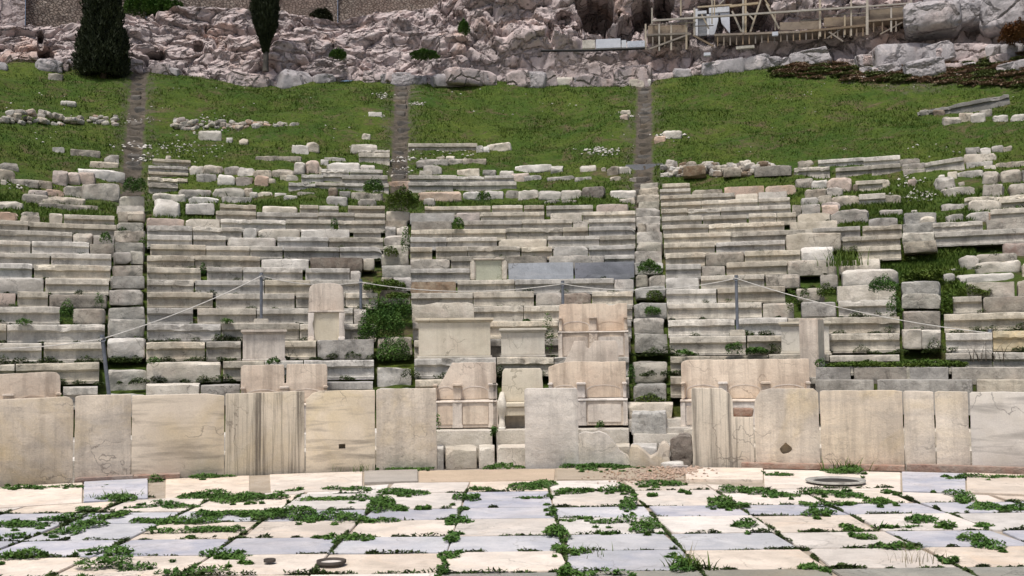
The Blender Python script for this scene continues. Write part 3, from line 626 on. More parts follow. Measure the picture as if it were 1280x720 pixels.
small_stone(840, 583, 14.3, .30, .2, .10, 'white', 'flat pale chip left of the streaked barrier slab', z=.04)
small_stone(851, 585, 14.2, .22, .16, .07, 'pink', 'flat pinkish chip at the foot of the streaked barrier slab', z=.04)
# mortar seams under the slabs
for (x0, x1, h_, lab) in [(94,166,.06,'crumbled reddish mortar under the narrow yellowish barrier slab'),(167,225,.06,'crumbled mortar under the wide warm barrier slab'),(925,1130,.07,'red mortar bed under the round shouldered and wide dull slabs'),(1132,1318,.09,'red mortar bed under the rightmost barrier slabs')]:
    a0 = az_of(x0, RB, .05); a1 = az_of(x1, RB, .05); R = RB+.01; p, rz = frame_at((x0+x1)/2, R, .0)
    me = lump((a1-a0)*R, .3, h_, 12, .02, .05, R=R); tag(link('mortar_bed', me, M['mortar'], loc=(p.x, p.y, .05), rz=rz), lab, 'mortar')
small_stone(929, 521, 14.62, .28, .14, .12, 'mortar', 'red brown broken fragment on the notch of the streaked barrier slab', n=5)
# gravel spill
def chips(name, lab, spots, mat):
    rs = random.Random(9); V = []; Fc = []
    for (px, py, spread, n, s, R) in spots:
        for _ in range(n):
            a = rs.gauss(0, 1)*spread; b = rs.gauss(0, 1)*spread*.22
            if R: q = at_z(px+a, py+b, .06); z = .068
            else:
                q, rr = on_hill(px+a, py+b); z = float(hz(np.array([math.atan2(q.x, q.y)]), np.array([rr]))[0])
            r = s*rs.uniform(.4, 1.3); o = len(V); T_ = [rs.uniform(.6, 1.2) for _ in range(3)]
            for v in ((1,0,0),(-1,0,0),(0,1,0),(0,-1,0),(0,0,1),(0,0,-1)):
                V.append((q.x+v[0]*r*T_[0]+rs.uniform(-.3,.3)*r, q.y+v[1]*r*T_[1], z+v[2]*r*T_[2]*.7+r*.3+rs.uniform(-.2,.2)*r))
            for f in ((0,2,4),(2,1,4),(1,3,4),(3,0,4),(2,0,5),(1,2,5),(3,1,5),(0,3,5)): Fc.append([o+k for k in f])
    tag(link(name, mesh(V, Fc, False), mat), lab, 'gravel', kind='stuff')
chips('gravel', 'pinkish crumbled gravel spilled before the gap in the barrier', [(825,593,22,260,.022,1),(780,596,22,120,.018,1),(850,588,12,90,.03,1),(865,590,10,40,.02,1)], M['pink'])
rr_ = random.Random(4)
sp = [(rr_.uniform(0,1280), rr_.uniform(100,205), 14, 3, .04, 0) for _ in range(50)]
sp += [(255,158,30,40,.05,0),(170,185,14,34,.07,0),(175,200,10,20,.08,0),(480,120,7,50,.05,0),(522,130,5,40,.05,0),(470,145,6,24,.05,0),(505,215,12,30,.06,0),(500,200,9,30,.07,0),(750,190,14,70,.06,0),(830,170,10,30,.06,0),(790,145,7,12,.06,0),(1150,245,14,90,.045,0),(1140,228,14,20,.06,0),(240,190,22,50,.04,0),(215,185,14,40,.05,0),(560,190,22,50,.05,0),(30,232,14,20,.05,0),(170,150,16,40,.04,0),(805,240,6,30,.05,0)]
chips('stone_chips', 'small pale stone chips scattered over the grassy slope', sp, M['white'])
# ------------------------------------------------------------------ platform under the thrones
pl = [(440,545,'white'),(546,555,'step'),(556,597,'step'),(598,619,'step'),(620,700,'white'),(701,760,'white'),(761,788,'white'),(789,822,'white'),(823,864,'step'),(865,1000,'white')]
for i, (x0, x1, mt) in enumerate([(-60,110,'white'),(112,300,'white'),(302,438,'white')]+pl+[(1002,1180,'white'),(1182,1340,'white')]):
    R = 15.05; a0 = az_of(x0, R, .2); a1 = az_of(x1, R, .2); p, rz = frame_at((x0+x1)/2, R+.32, .2)
    me = lump((a1-a0)*R-.012, .64, .30, 9 if x0 > 540 and x0 < 620 else 14, .012, .06, R=R+.32)
    tag(link('platform_block', me, M['white' if mt == 'step' else mt], loc=(p.x, p.y, -.03), rz=rz), 'low pale platform block behind the barrier, %s from the left' % o_(i), 'platform block', 'lower platform course behind the barrier')
for i, (x0, x1) in enumerate([(-60,80),(82,210),(212,330),(332,420),(422,536),(538,617),(619,690),(692,788),(790,850),(852,960),(962,1100),(1102,1220),(1222,1340)]):
    R = 15.7; a0 = az_of(x0, R, .4); a1 = az_of(x1, R, .4); p, rz = frame_at((x0+x1)/2, R+.5, .4)
    hh = .47 if not 790 <= x0 < 850 else .40
    me = lump((a1-a0)*R-.01, 1.0, hh, 16, .008, .08, R=R+.5)
    tag(link('platform_block', me, M['white'], loc=(p.x, p.y, 0), rz=rz), 'throne platform block in the upper course, %s from the left' % o_(i), 'platform block', 'upper platform course carrying the thrones')
# ------------------------------------------------------------------ thrones
def place(x0, x1, yt, yb, R):
    xm = (x0+x1)/2; zb = at_R(xm, yb, R).z; zt = at_R(xm, yt, R).z; p, rz = frame_at(xm, R, zb)
    w_ = (az_of(x1, R, zb)-az_of(x0, R, zb))*R; return p, rz, w_, zt-zb
def double_throne(x0, x1, yt, yb, R, label, seats=2, cut=None, mat='throne', seat_frac=.42, zb=None, divs=None):
    p, rz, W, H = place(x0, x1, yt, yb, R)
    if zb is not None: H += p.z-zb; p.z = zb
    t = thing('throne', label, 'stone throne', p, rz); m = M[mat]; hs = H*seat_frac; dp = .50
    link('base', boxes([(-W/2, W/2, .03, dp, 0, hs-.03)]), m, t)
    dv = divs or [-.5+i/seats for i in range(seats+1)]
    for i, u in enumerate(dv):
        x = u*W; e = .045 if 0 < i < len(dv)-1 else .035
        xs = (x-e*1.6, x+e*1.6) if 0 < i < len(dv)-1 else ((x, x+.07) if i == 0 else (x-.07, x))
        link('leg', boxes([(xs[0], xs[1], -.005, .029, 0, hs-.035),(xs[0]-.01*(i>0), xs[1]+.01*(i<len(dv)-1), -.018, .028, 0, .05)], .006), m, t)
        # armrest with its short pillar against the back
        link('armrest', boxes([(xs[0]+.01, xs[1]-.01, .14, dp-.102, hs+.012, hs+H*.22),(xs[0]-.0, xs[1]+.0, .10, dp-.102, hs+H*.22+.002, hs+H*.255)], .008), m, t)
    # seat with gently scalloped front
    nseg = 48; V = []; Fc = []
    for i in range(nseg+1):
        u = i/nseg; x = (u-.5)*W; ph = None
        for a, b in zip(dv[:-1], dv[1:]):
            if a-1e-6 <= u-.5 <= b+1e-6: ph = (u-.5-a)/(b-a); break
        sc_ = math.sin(math.pi*ph)**.6 if ph is not None else 0
        y = -.02+.045*sc_; zc = hs-.012*sc_
        V += [(x, y, hs-.032), (x, y-.012, hs-.02+.0), (x, y, zc+.008), (x, .3, zc), (x, dp, hs+.004), (x, dp, hs-.032)]
    for i in range(nseg):
        for j in range(6): Fc.append([i*6+j, (i+1)*6+j, (i+1)*6+(j+1)%6, i*6+(j+1)%6])
    Fc += [list(range(6)), [nseg*6+j for j in range(6)][::-1]]
    link('seat', mesh(V, Fc, True, 40), m, t)
    # back
    poly = [(-W/2,0),(W/2,0)]+([(u*W, v*(H-hs)) for u, v in cut] if cut else [(W/2,(H-hs)*.96),(W/2-.03,H-hs),(-W/2+.03,H-hs),(-W/2,(H-hs)*.96)])
    b = link('backrest', prism(poly, dp-.10, dp+.06, .012, .003), m, t); b.location.z = hs+.006
    for a, c in zip(dv[:-1], dv[1:]):       # curved inner backs carved as low relief
        cx = (a+c)/2*W; hw = (c-a)*W*.40; hb = (H-hs)*.36; P = []
        for k in range(15): th = math.pi*k/14; P.append((cx+hw*math.cos(th), hb*.55+hb*.45*math.sin(th)))
        out = [(cx+hw,0.01)]+P+[(cx-hw,0.01)]
        P2 = [(cx+(x-cx)*.93, z*.93) for x, z in out]
        Vv = []; Ff = []
        for q in (out, P2):
            for x, z in q: Vv.append((x, dp-.105, z))
        nn = len(out)
        for x, z in out: Vv.append((x, dp-.099, z))
        for x, z in P2: Vv.append((x, dp-.099, z))
        for k in range(nn-1):
            Ff += [[k, k+1, nn+k+1, nn+k],[k, 2*nn+k, 2*nn+k+1, k+1],[nn+k, nn+k+1, 3*nn+k+1, 3*nn+k]]
        r = link('back_moulding', mesh(Vv, Ff, False), m, t); r.location.z = hs+.006
        link('front_panel', boxes([(cx-hw*.9, cx+hw*.9, .018, .029, hs*.12, hs*.8)], .006), m, t)
    return t
double_throne(-60, 78, 467, 548, 16.0, 'broad throne back with a rounded right shoulder at the far left', 2, [(.5,.72),(.49,.9),(.46,.98),(.42,1),(-.5,.93)])
double_throne(300, 411, 456, 541, 16.0, 'pair of joined throne backs left of centre, each with a small drilled hole', 2, [(.5,.94),(.48,.99),(.03,1),(.025,.96),(.02,.5),(.0,.5),(-.005,.97),(-.02,.99),(-.47,.985),(-.5,.94)])
double_throne(541, 622, 454, 535, 16.0, 'double throne with its upper left corner broken off, left of the priest chair', 2, [(.5,.97),(.47,1),(-.20,1),(-.36,.5),(-.5,.15)], divs=[-.5,-.12,.44,.5])
double_throne(685, 785, 453, 532, 16.0, 'wide pale double throne right of the lone barrier slab', 2, [(.5,1),(-.25,1),(-.42,.93),(-.5,.86)], divs=[-.5,-.08,.5])
double_throne(850, 1015, 450, 536, 16.0, 'long triple throne back behind the streaked barrier slab', 3, [(.5,1),(-.16,1),(-.165,.97),(-.17,1),(-.45,1),(-.49,.96),(-.5,.9)], divs=[-.5,-.17,.16,.5])
double_throne(698, 786, 378.5, 449, 17.85, 'double throne perched on the seat rows with a chipped top edge', 2, [(.5,1),(.38,1),(.30,.93),(.24,.92),(.18,1),(-.44,1),(-.48,.97),(-.49,.9)], seat_frac=.5)
# broken back piece in front of the perched throne
p, rz, W, H = place(699, 773, 426, 471, 17.2)
tag(link('throne_fragment', prism([(-W/2,0),(W/2,0),(W/2,H*.9),(W*.46,H),(W*.1,H),(W*.03,H*.8),(-W*.03,H*.8),(-W*.06,H),(-W*.24,H),(-W*.3,H*.75),(-W*.46,H*.3)], 0, .15, .012, .004), M['throne'], loc=p, rz=rz), 'grey streaked broken throne back leaning before the perched double throne', 'broken throne')
# priest chair
def priest():
    p, rz, W, H = place(624, 683, 461, 538, 15.9); t = thing('priest_chair', 'single high priest chair with lion paw arm, half hidden by a slab', 'stone throne', p, rz); m = M['throne_w']
    hs = H*.44
    link('backrest', prism([(-W*.46,0),(W*.46,0),(W*.44,H-hs-.05),(W*.40,H-hs),(-W*.38,H-hs),(-W*.43,H-hs-.05)], .42, .56, .014, .002), m, t).location.z = hs
    link('seat', boxes([(-W*.40, W*.40, -.03, .42, hs-.055, hs+.0),(-W*.38, W*.38, .0, .42, hs-.19, hs-.057)], .01), m, t)
    link('rear_wall', boxes([(-W*.37, W*.37, .30, .42, .0, hs-.192)], .004), M['panel'], t)
    link('plinth', boxes([(-W*.42, W*.42, -.02, .44, -.03, -.002)], .006), m, t)
    for s in (-1, 1):
        pts = []; 
        prof = [(-.02,0,.050),(-.03,.06,.058),(.0,.12,.045),(.03,.2,.045),(.02,.3,.06),(-.01,.38,.075),(.0,.46,.07),(.08,.52,.05),(.2,.55,.045),(.42,.57,.045)]
        link('arm', tube([(s*W*.44, y, z*H) for y, z, r in prof], [r for y, z, r in prof], 12), m, t)
        link('paw', lump(.11, .14, .06, 3, .006, .03), m, t).location = (s*W*.44, -.04, 0)
    for s in (-1, 1): link('side_panel', boxes([(s*W*.42-.03, s*W*.42+.03, .05, .44, .0, hs)], .006), m, t)
priest()
def pedestal(x0, x1, yt, yb, R, label, mat='throne_w', corn=1.):
    p, rz, W, H = place(x0, x1, yt, yb, R); t = thing('pedestal', label, 'stone pedestal', p, rz); m = M[mat]; d = min(.62, W*.9)
    link('body', boxes([(-W*.455, W*.455, .03, d-.03, .068, H-.072)], .006), m, t)
    link('cornice', boxes([(-W/2, W/2, -.02, d+.02, H-.045, H),(-W*.48, W*.48, .005, d, H-.07, H-.047)], .01), m, t)
    link('base_moulding', boxes([(-W*.5, W*.5, -.005, d, 0, .028),(-W*.475, W*.475, .012, d-.012, .03, .066)], .01), m, t); return t
pedestal(301, 359, 412, 453, 17.75, 'small warm pedestal with a white topped cornice on the left seat rows', 'throne')
pedestal(519, 618, 397.5, 449.5, 17.75, 'large pale pedestal with a broad cornice left of centre')
pedestal(624, 684, 410, 448.5, 17.75, 'small pedestal between the large pedestal and the perched double throne')
pedestal(974, 1040, 402, 444, 17.85, 'yellow stained pedestal behind an upright stone at right')
p, rz, W, H = place(1000, 1024, 398, 474, 17.0)
o = link('upright_stone', boxes([(-W/2, W/2, 0, .42, 0, H)], .015), M['throne'], loc=p, rz=rz-.25); tag(o, 'narrow squared pinkish stone standing before the yellow stained pedestal', 'upright stone')
p, rz, W, H = place(515, 592, 378, 403, 19.6)
tag(link('broken_throne', prism([(-W/2,0),(W/2,0),(W/2,H*.9),(W*.4,H),(W*.1,H*.97),(-W*.1,H),(-W*.3,H*.88),(-W/2,H*.92)], 0, .16, .014, .006), M['white'], loc=p, rz=rz), 'white broken marble backrest standing behind the large pedestal', 'broken throne')
def high_chair():
    p, rz, W, H = place(385, 431, 352, 427, 18.75); t = thing('throne_chair', 'single high backed chair with rounded top on the left seat rows', 'stone throne', p, rz); m = M['throne']
    hs = H*.52; hb = H-hs; P = [(-W*.5,0),(W*.5,0),(W*.48,hb*.72)]+[(W*.47*math.cos(a)**.6 if math.cos(a) > 0 else -W*.47*abs(math.cos(a))**.6, hb*.8+hb*.2*math.sin(a)) for a in [math.pi*k/12 for k in range(1, 12)]]+[(-W*.48,hb*.72)]
    link('backrest', prism(P, .40, .54, .02, 0), m, t).location.z = hs
    link('seat', boxes([(-W*.5, W*.5, 0, .40, hs-.035, hs)], .01), m, t)
    link('base', boxes([(-W*.37, W*.37, .04, .5, .0, hs-.037)], .01), M['throne_w'], t)
    for s in (-1, 1):
        link('armrest', prism([(0,0),(.10,0),(.105,H*.16),(.08,H*.30),(.10,H*.36),(.11,hs-.04),(0,hs-.04)], -.0, .40, .012, 0), m, t).location = (s*W*.5-(.10 if s > 0 else 0), 0.0, 0)
        link('foot', lump(.12, .16, .09, 3, .006, .03), m, t).location = (s*(W*.5-.055), -.02, 0)
high_chair()
def white_chair():
    p, rz, W, H = place(588, 634, 322.5, 350, 22.5); t = thing('chair_back', 'white framed marble chair back with a greenish inset, beside bluish slabs', 'stone throne', p, rz)
    r_ = .05; 
    link('frame', boxes([(-W/2, -W*.36, 0, .2, 0, H*.9),(W*.36, W/2, 0, .2, 0, H*.9),(-W*.45, W*.45, 0, .2, H*.902, H)], .025), M['white'], t)
    link('inset', boxes([(-W*.358, W*.358, .05, .18, 0, H*.898)], .008), M['inset'], t)
M['inset'] = stone_mat('greenish stained marble', (.52,.53,.42), (.44,.46,.36), (.25,.26,.18), lichen=.3, bump=.3, tint=(.5,.5,.38), bright=.03)
white_chair()
# ------------------------------------------------------------------ seat rows: (x0, x1, kind) traced per wedge and row
ROWS = {
'far left': {
 0:[(79,122,'s')], 1:[(-70,18,'s'),(20,124,'s')], 2:[(-60,52,'s'),(55,130,'s')], 3:[(-70,8,'s'),(9,131,'s')], 4:[(-60,75,'s'),(91,132,'b')],
 5:[(-70,20,'p'),(22,60,'s'),(61,134,'b')], 6:[(-60,55,'w'),(57,136,'s')], 7:[(-70,40,'s'),(43,138,'s')], 8:[(-60,62,'s'),(64,139,'s')],
 9:[(-60,38,'s'),(40,111,'s'),(112,143,'b')], 10:[(-60,90,'s'),(91,116,'b'),(117,143,'b')], 11:[(-60,35,'s'),(37,145,'s')], 12:[(-40,20,'p'),(25,50,'b'),(62,78,'w'),(80,143,'s')]},
'left': {
 0:[(183,250,'w'),(251,300,'b'),(400,466,'s')], 1:[(183,277,'w'),(279,330,'s'),(331,379,'s'),(380,467,'s')], 2:[(183,256,'s'),(258,301,'s'),(350,395,'s'),(396,467,'b')],
 3:[(184,276,'s'),(277,374,'s'),(375,470,'s')], 4:[(184,241,'s'),(247,320,'s'),(321,441,'s'),(442,458,'b')], 5:[(184,266,'s'),(270,368,'s'),(370,431,'s'),(432,472,'s')],
 6:[(184,242,'s'),(244,330,'s'),(331,388,'s'),(389,450,'s'),(451,466,'b')], 7:[(184,251,'s'),(259,303,'s'),(304,378,'s'),(382,437,'s'),(438,451,'b')],
 8:[(184,243,'s'),(244,325,'s'),(327,387,'w'),(388,453,'n'),(454,468,'w')], 9:[(188,257,'s'),(258,312,'s'),(313,353,'s'),(355,424,'s'),(425,478,'e')],
 10:[(184,240,'s'),(242,282,'s'),(284,345,'w'),(347,410,'s'),(411,479,'s')], 11:[(184,240,'s'),(241,302,'s'),(304,321,'w'),(322,375,'w'),(376,437,'w'),(442,476,'s')],
 12:[(183,230,'p'),(232,275,'w'),(276,357,'s'),(358,417,'s'),(423,481,'s')], 13:[(270,320,'s'),(321,397,'s'),(398,443,'s'),(444,481,'s')],
 14:[(232,268,'w'),(275,320,'s'),(328,372,'w'),(375,398,'s'),(399,423,'s'),(435,481,'s')]},
'centre': {
 0:[(519,620,'s'),(690,786,'s')], 1:[(518,620,'s'),(621,692,'g'),(693,786,'s')], 2:[(518,600,'s'),(601,705,'s'),(706,788,'s')], 3:[(516,600,'s'),(601,697,'s'),(698,789,'s')],
 4:[(516,591,'s'),(592,654,'s'),(655,700,'s'),(701,790,'s')], 5:[(514,591,'s'),(592,667,'s'),(670,702,'b'),(703,738,'n'),(740,791,'s')],
 6:[(514,570,'n'),(572,643,'s'),(644,767,'s'),(768,792,'b')], 7:[(513,587,'s'),(635,717,'B'),(718,793,'G')], 8:[(513,563,'b'),(564,617,'s'),(618,684,'b'),(686,755,'b'),(756,793,'s')],
 9:[(513,540,'s'),(545,584,'s'),(585,650,'s'),(652,690,'s'),(691,735,'w'),(736,793,'s')], 10:[(513,558,'s'),(559,621,'s'),(623,684,'w'),(685,749,'s'),(750,794,'s')],
 11:[(514,632,'s'),(633,703,'s'),(704,735,'s'),(736,794,'e')], 12:[(514,565,'b'),(580,652,'s'),(653,715,'s'),(716,735,'b'),(736,794,'s')],
 13:[(512,568,'w'),(570,600,'p'),(601,680,'s'),(688,727,'w'),(728,794,'s')], 14:[(531,613,'s'),(615,653,'s'),(655,680,'s'),(683,741,'s'),(745,785,'p')]},
'right': {
 0:[(838,860,'s'),(1010,1030,'s')], 1:[(838,960,'s'),(961,1036,'s'),(1037,1124,'s')], 2:[(837,932,'s'),(934,1000,'s'),(1001,1124,'s')], 3:[(835,918,'s'),(922,984,'s'),(985,1124,'s')],
 4:[(834,920,'s'),(921,952,'s'),(953,992,'b'),(1001,1045,'b'),(1048,1120,'s')], 5:[(833,895,'s'),(897,981,'s'),(995,1030,'b'),(1045,1119,'w')],
 6:[(832,874,'w'),(876,955,'s'),(956,1000,'b'),(1025,1047,'b'),(1052,1123,'W')], 7:[(832,876,'s'),(877,906,'b'),(908,983,'s'),(984,1045,'b'),(1048,1100,'w')],
 8:[(832,881,'s'),(882,930,'b'),(931,1000,'s'),(1001,1042,'W'),(1072,1126,'s')], 9:[(830,893,'s'),(895,981,'s'),(982,1052,'W'),(1053,1125,'s')],
 10:[(830,913,'s'),(914,1015,'s'),(1016,1075,'s'),(1078,1127,'s')], 11:[(829,885,'s'),(886,980,'s'),(987,1047,'w'),(1085,1122,'b')],
 12:[(827,877,'s'),(879,933,'s'),(936,970,'s'),(971,995,'s'),(996,1038,'w')], 13:[(827,859,'s'),(860,900,'s'),(901,988,'s'),(990,1001,'b'),(1002,1025,'b'),(1027,1048,'p')],
 14:[(826,876,'s'),(877,947,'s'),(948,987,'s')], 15:[(826,878,'s'),(879,918,'s'),(919,947,'w'),(948,984,'w')], 16:[(825,863,'s'),(865,903,'b'),(905,955,'p'),(957,995,'p')], 17:[(828,862,'s')]},
'far right': {
 1:[(1182,1240,'s'),(1241,1340,'s')], 2:[(1182,1240,'s'),(1241,1340,'y')], 3:[(1180,1345,'s')], 4:[(1191,1227,'s'),(1228,1340,'b')],
 5:[(1208,1268,'w'),(1271,1340,'b')], 9:[(1169,1340,'s')], 10:[(1166,1228,'s'),(1232,1340,'b')], 11:[(1238,1340,'s')]}}
KIND = {'s':('seat','worn grey'),'b':('rough','rough broken'),'w':('white','pale broken'),'p':('pink','pinkish broken'),'n':('brown','brown pitted'),'e':('seat','grey slant ended'),'W':('white','big rounded white'),'B':('blue','smooth bluish grey'),'G':('slate','smooth dark grey'),'g':('seat','worn grey'),'y':('pave_y','yellow stained')}
M['pave_y'] = stone_mat('yellow stained seat marble', (.54,.47,.35), (.42,.39,.32), (.15,.13,.09), lichen=.6, bump=.7, tint=(.58,.44,.26), tintamt=.6)
rs_ = random.Random(77)
for wd, rows in ROWS.items():
    for k, segs in rows.items():
        for i, (x0, x1, kd) in enumerate(segs):
            R = row_R(k)+rs_.uniform(-.012,.018); z = row_z(k); a0 = az_of(x0-.1, R, z); a1 = az_of(x1+.1, R, z); W = (a1-a0)*R-.003; ac = (a0+a1)/2
            dz = rs_.uniform(-.016,.014); hh = RI*rs_.uniform(.97,1.0)
            if wd == 'far right' and k in (1,2): pass
            if kd in 'seygG'.replace('G',''):
                me = seat(W, R, hh, T-.06, worn=rs_.choice([.02,.1,.2,.35,.6]), lipw=rs_.uniform(.8,1.1), endtaper=.25 if kd == 'e' else 0); y = 0
            elif kd in 'BG':
                hh = RI*1.22; me = lump(W, .5, hh, 22, .008, .08, R=R+.25); y = .25
            else:
                hh = RI*rs_.uniform(.8,1.02)*(1.35 if kd == 'W' else 1); dd = rs_.uniform(.55,.8)
                me = lump(W, dd, hh, rs_.choice([6,9,12]) if kd != 'W' else 6, .03 if kd != 'n' else .045, .055, R=R+dd/2); y = dd/2
            rz = -ac; o = link('bench_block', me, M[KIND[kd][0]], loc=((R+y)*math.sin(ac), (R+y)*math.cos(ac), z-RI+dz), rz=rz)
            o.rotation_euler.x = rs_.uniform(-.012,.012); o.rotation_euler.y = rs_.uniform(-.004,.004)
            tag(o, '%s bench block, %s from left, %s row up, %s wedge' % (KIND[kd][1], o_(i), o_(k), wd) if k else '%s bench block, %s from left in the lowest row of the %s wedge' % (KIND[kd][1], o_(i), wd), 'bench block', 'stone bench blocks of the seat rows')
# two low ashlar courses at the foot of the right wedges
for ci, (yt, yb, segs, R) in enumerate([(475,488,[(1018,1093),(1095,1217),(1219,1340)],16.2),(459.5,474,[(1019,1064),(1066,1134),(1136,1186),(1188,1340)],16.45)]):
    for i, (x0, x1) in enumerate(segs):
        z1 = at_R((x0+x1)/2, yt, R).z; a0 = az_of(x0, R, z1); a1 = az_of(x1, R, z1); ac = (a0+a1)/2; hh = .24 if ci else .5
        o = link('ashlar_block', lump((a1-a0)*R-.01, .5, hh, 16, .012, .07, R=R+.25), M['rough' if ci else 'seat'], loc=((R+.25)*math.sin(ac), (R+.25)*math.cos(ac), z1-hh), rz=-ac)
        tag(o, 'flat grey kerb block, %s from left in the %s low course at right' % (o_(i), ['lower','upper'][ci]), 'kerb block', 'low ashlar courses at the foot of the right seats')
# ------------------------------------------------------------------ stairways between the wedges
ST = {'leftmost':(lambda k: 131+k*1.15, lambda k: 182.5, range(0,15), {}), 'second':(lambda k: 468+k*1.0, lambda k: 517-k*.35, range(0,14), {3:1,4:1,7:0}), 'third':(lambda k: 788+k*.5, lambda k: 836-k*.75, range(-1,18), {}), 'rightmost':(lambda k: 1126+k*.1, lambda k: 1181-k*1.0, range(1,12), {6:1,7:1})}
for nm, (fl, fr, ks, skip) in ST.items():
    for i, k in enumerate(ks):
        if skip.get(k): continue
        z = row_z(k)+(.05 if k > 1 else -.13)+rs_.uniform(-.03,.03); x0, x1 = fl(k)+rs_.uniform(.3,4), fr(k)-rs_.uniform(.3,4)
        if nm == 'leftmost' and k > 11: z += .05
        xs = [x0, x1]
        if rs_.random() < .15: xs = [x0, x0+(x1-x0)*rs_.uniform(.35,.65), x1]
        for q in range(len(xs)-1):
            R = row_R(k)+.1+rs_.uniform(-.10,.08); a0 = az_of(xs[q], R, z); a1 = az_of(xs[q+1]-.3, R, z); ac = (a0+a1)/2; h_ = rs_.uniform(.25,.31) if k > 3 else rs_.uniform(.31,.36); zq = z+rs_.uniform(-.02,.02)
            mt = rs_.choice(['step','step','rough','rough','white'] if k < 12 else ['rough','white','step'])
            o = link('stair_step', lump((a1-a0)*R, .75, h_, rs_.choice([7,9,12]), .04, .04, cuts=9), M[mt], loc=((R+.375)*math.sin(ac), (R+.375)*math.cos(ac), zq-h_), rz=-ac+rs_.uniform(-.06,.06))
            o.rotation_euler.y = rs_.uniform(-.04,.04)
            part_ = '' if len(xs) == 2 else ['left piece of ','right piece of '][q]
            tag(o, '%sworn step, %s from the bottom of the %s stairway' % (part_ or 'irregular ', o_(i), nm), 'stone step', 'steps of the stairways between the seats')
for (x0, x1, yt, R, dep, z0_, lab) in [(786,852,524,16.05,.75,.40,'pale flat threshold slab under the bright loose marble block'),(800,862,535,15.78,.5,.38,'low pale threshold slab beside the streaked barrier slab')]:
    z1 = at_R((x0+x1)/2, yt, R).z; p, rz = frame_at((x0+x1)/2, R+dep/2, z0_); W = (x1-x0)/F*R
    tag(link('threshold_slab', lump(W, dep, z1-z0_, 12, .02, .05), M['white'], loc=p, rz=rz), lab, 'threshold slab')
z1 = at_R(813, 524, 16.05).z; R = 16.4; H = at_R(813, 504, 16.15).z-z1; p, rz = frame_at(813, R, z1)
tag(link('marble_block', lump(.64, .42, H, 10, .006, .04, taper=-.10, cuts=2), M['white'], loc=p, rz=rz), 'bright white loose marble block at the foot of the third stairway', 'marble block')
# upper worn steps
for si, (xh, yh, xl, wd_) in enumerate(STAIRS_UP):
    nm = ['left','middle','right'][si]; n = 22
    for i in range(n):
        R = 33+i*(47-33)/n; t = (R-33)/14; ph = at_R(xh, yh, 47); a1 = math.atan2(ph.x, ph.y); pl_ = at_R(xl, 200, 33); a0 = math.atan2(pl_.x, pl_.y); a = a0+(a1-a0)*t
        z = float(hz(np.array([a]), np.array([R]))[0]); W = rs_.uniform(.36,.56)
        o = link('worn_step', lump(W, .45, .3, 7, .03, .09), M['ustep'] if 'ustep' in M else M.setdefault('ustep', stone_mat('earthy worn step', (.18,.16,.135), (.10,.09,.075), (.045,.04,.035), lichen=.6, bump=1.)), loc=((R+.2)*math.sin(a)+rs_.uniform(-.1,.1), (R+.2)*math.cos(a), z-.21+rs_.uniform(.03,.12)), rz=-a+rs_.uniform(-.2,.2))
        tag(o, 'earthy worn step, %s from the bottom of the %s upper stair on the grass' % (o_(i), nm), 'stone step', 'worn steps up the grassy slope')
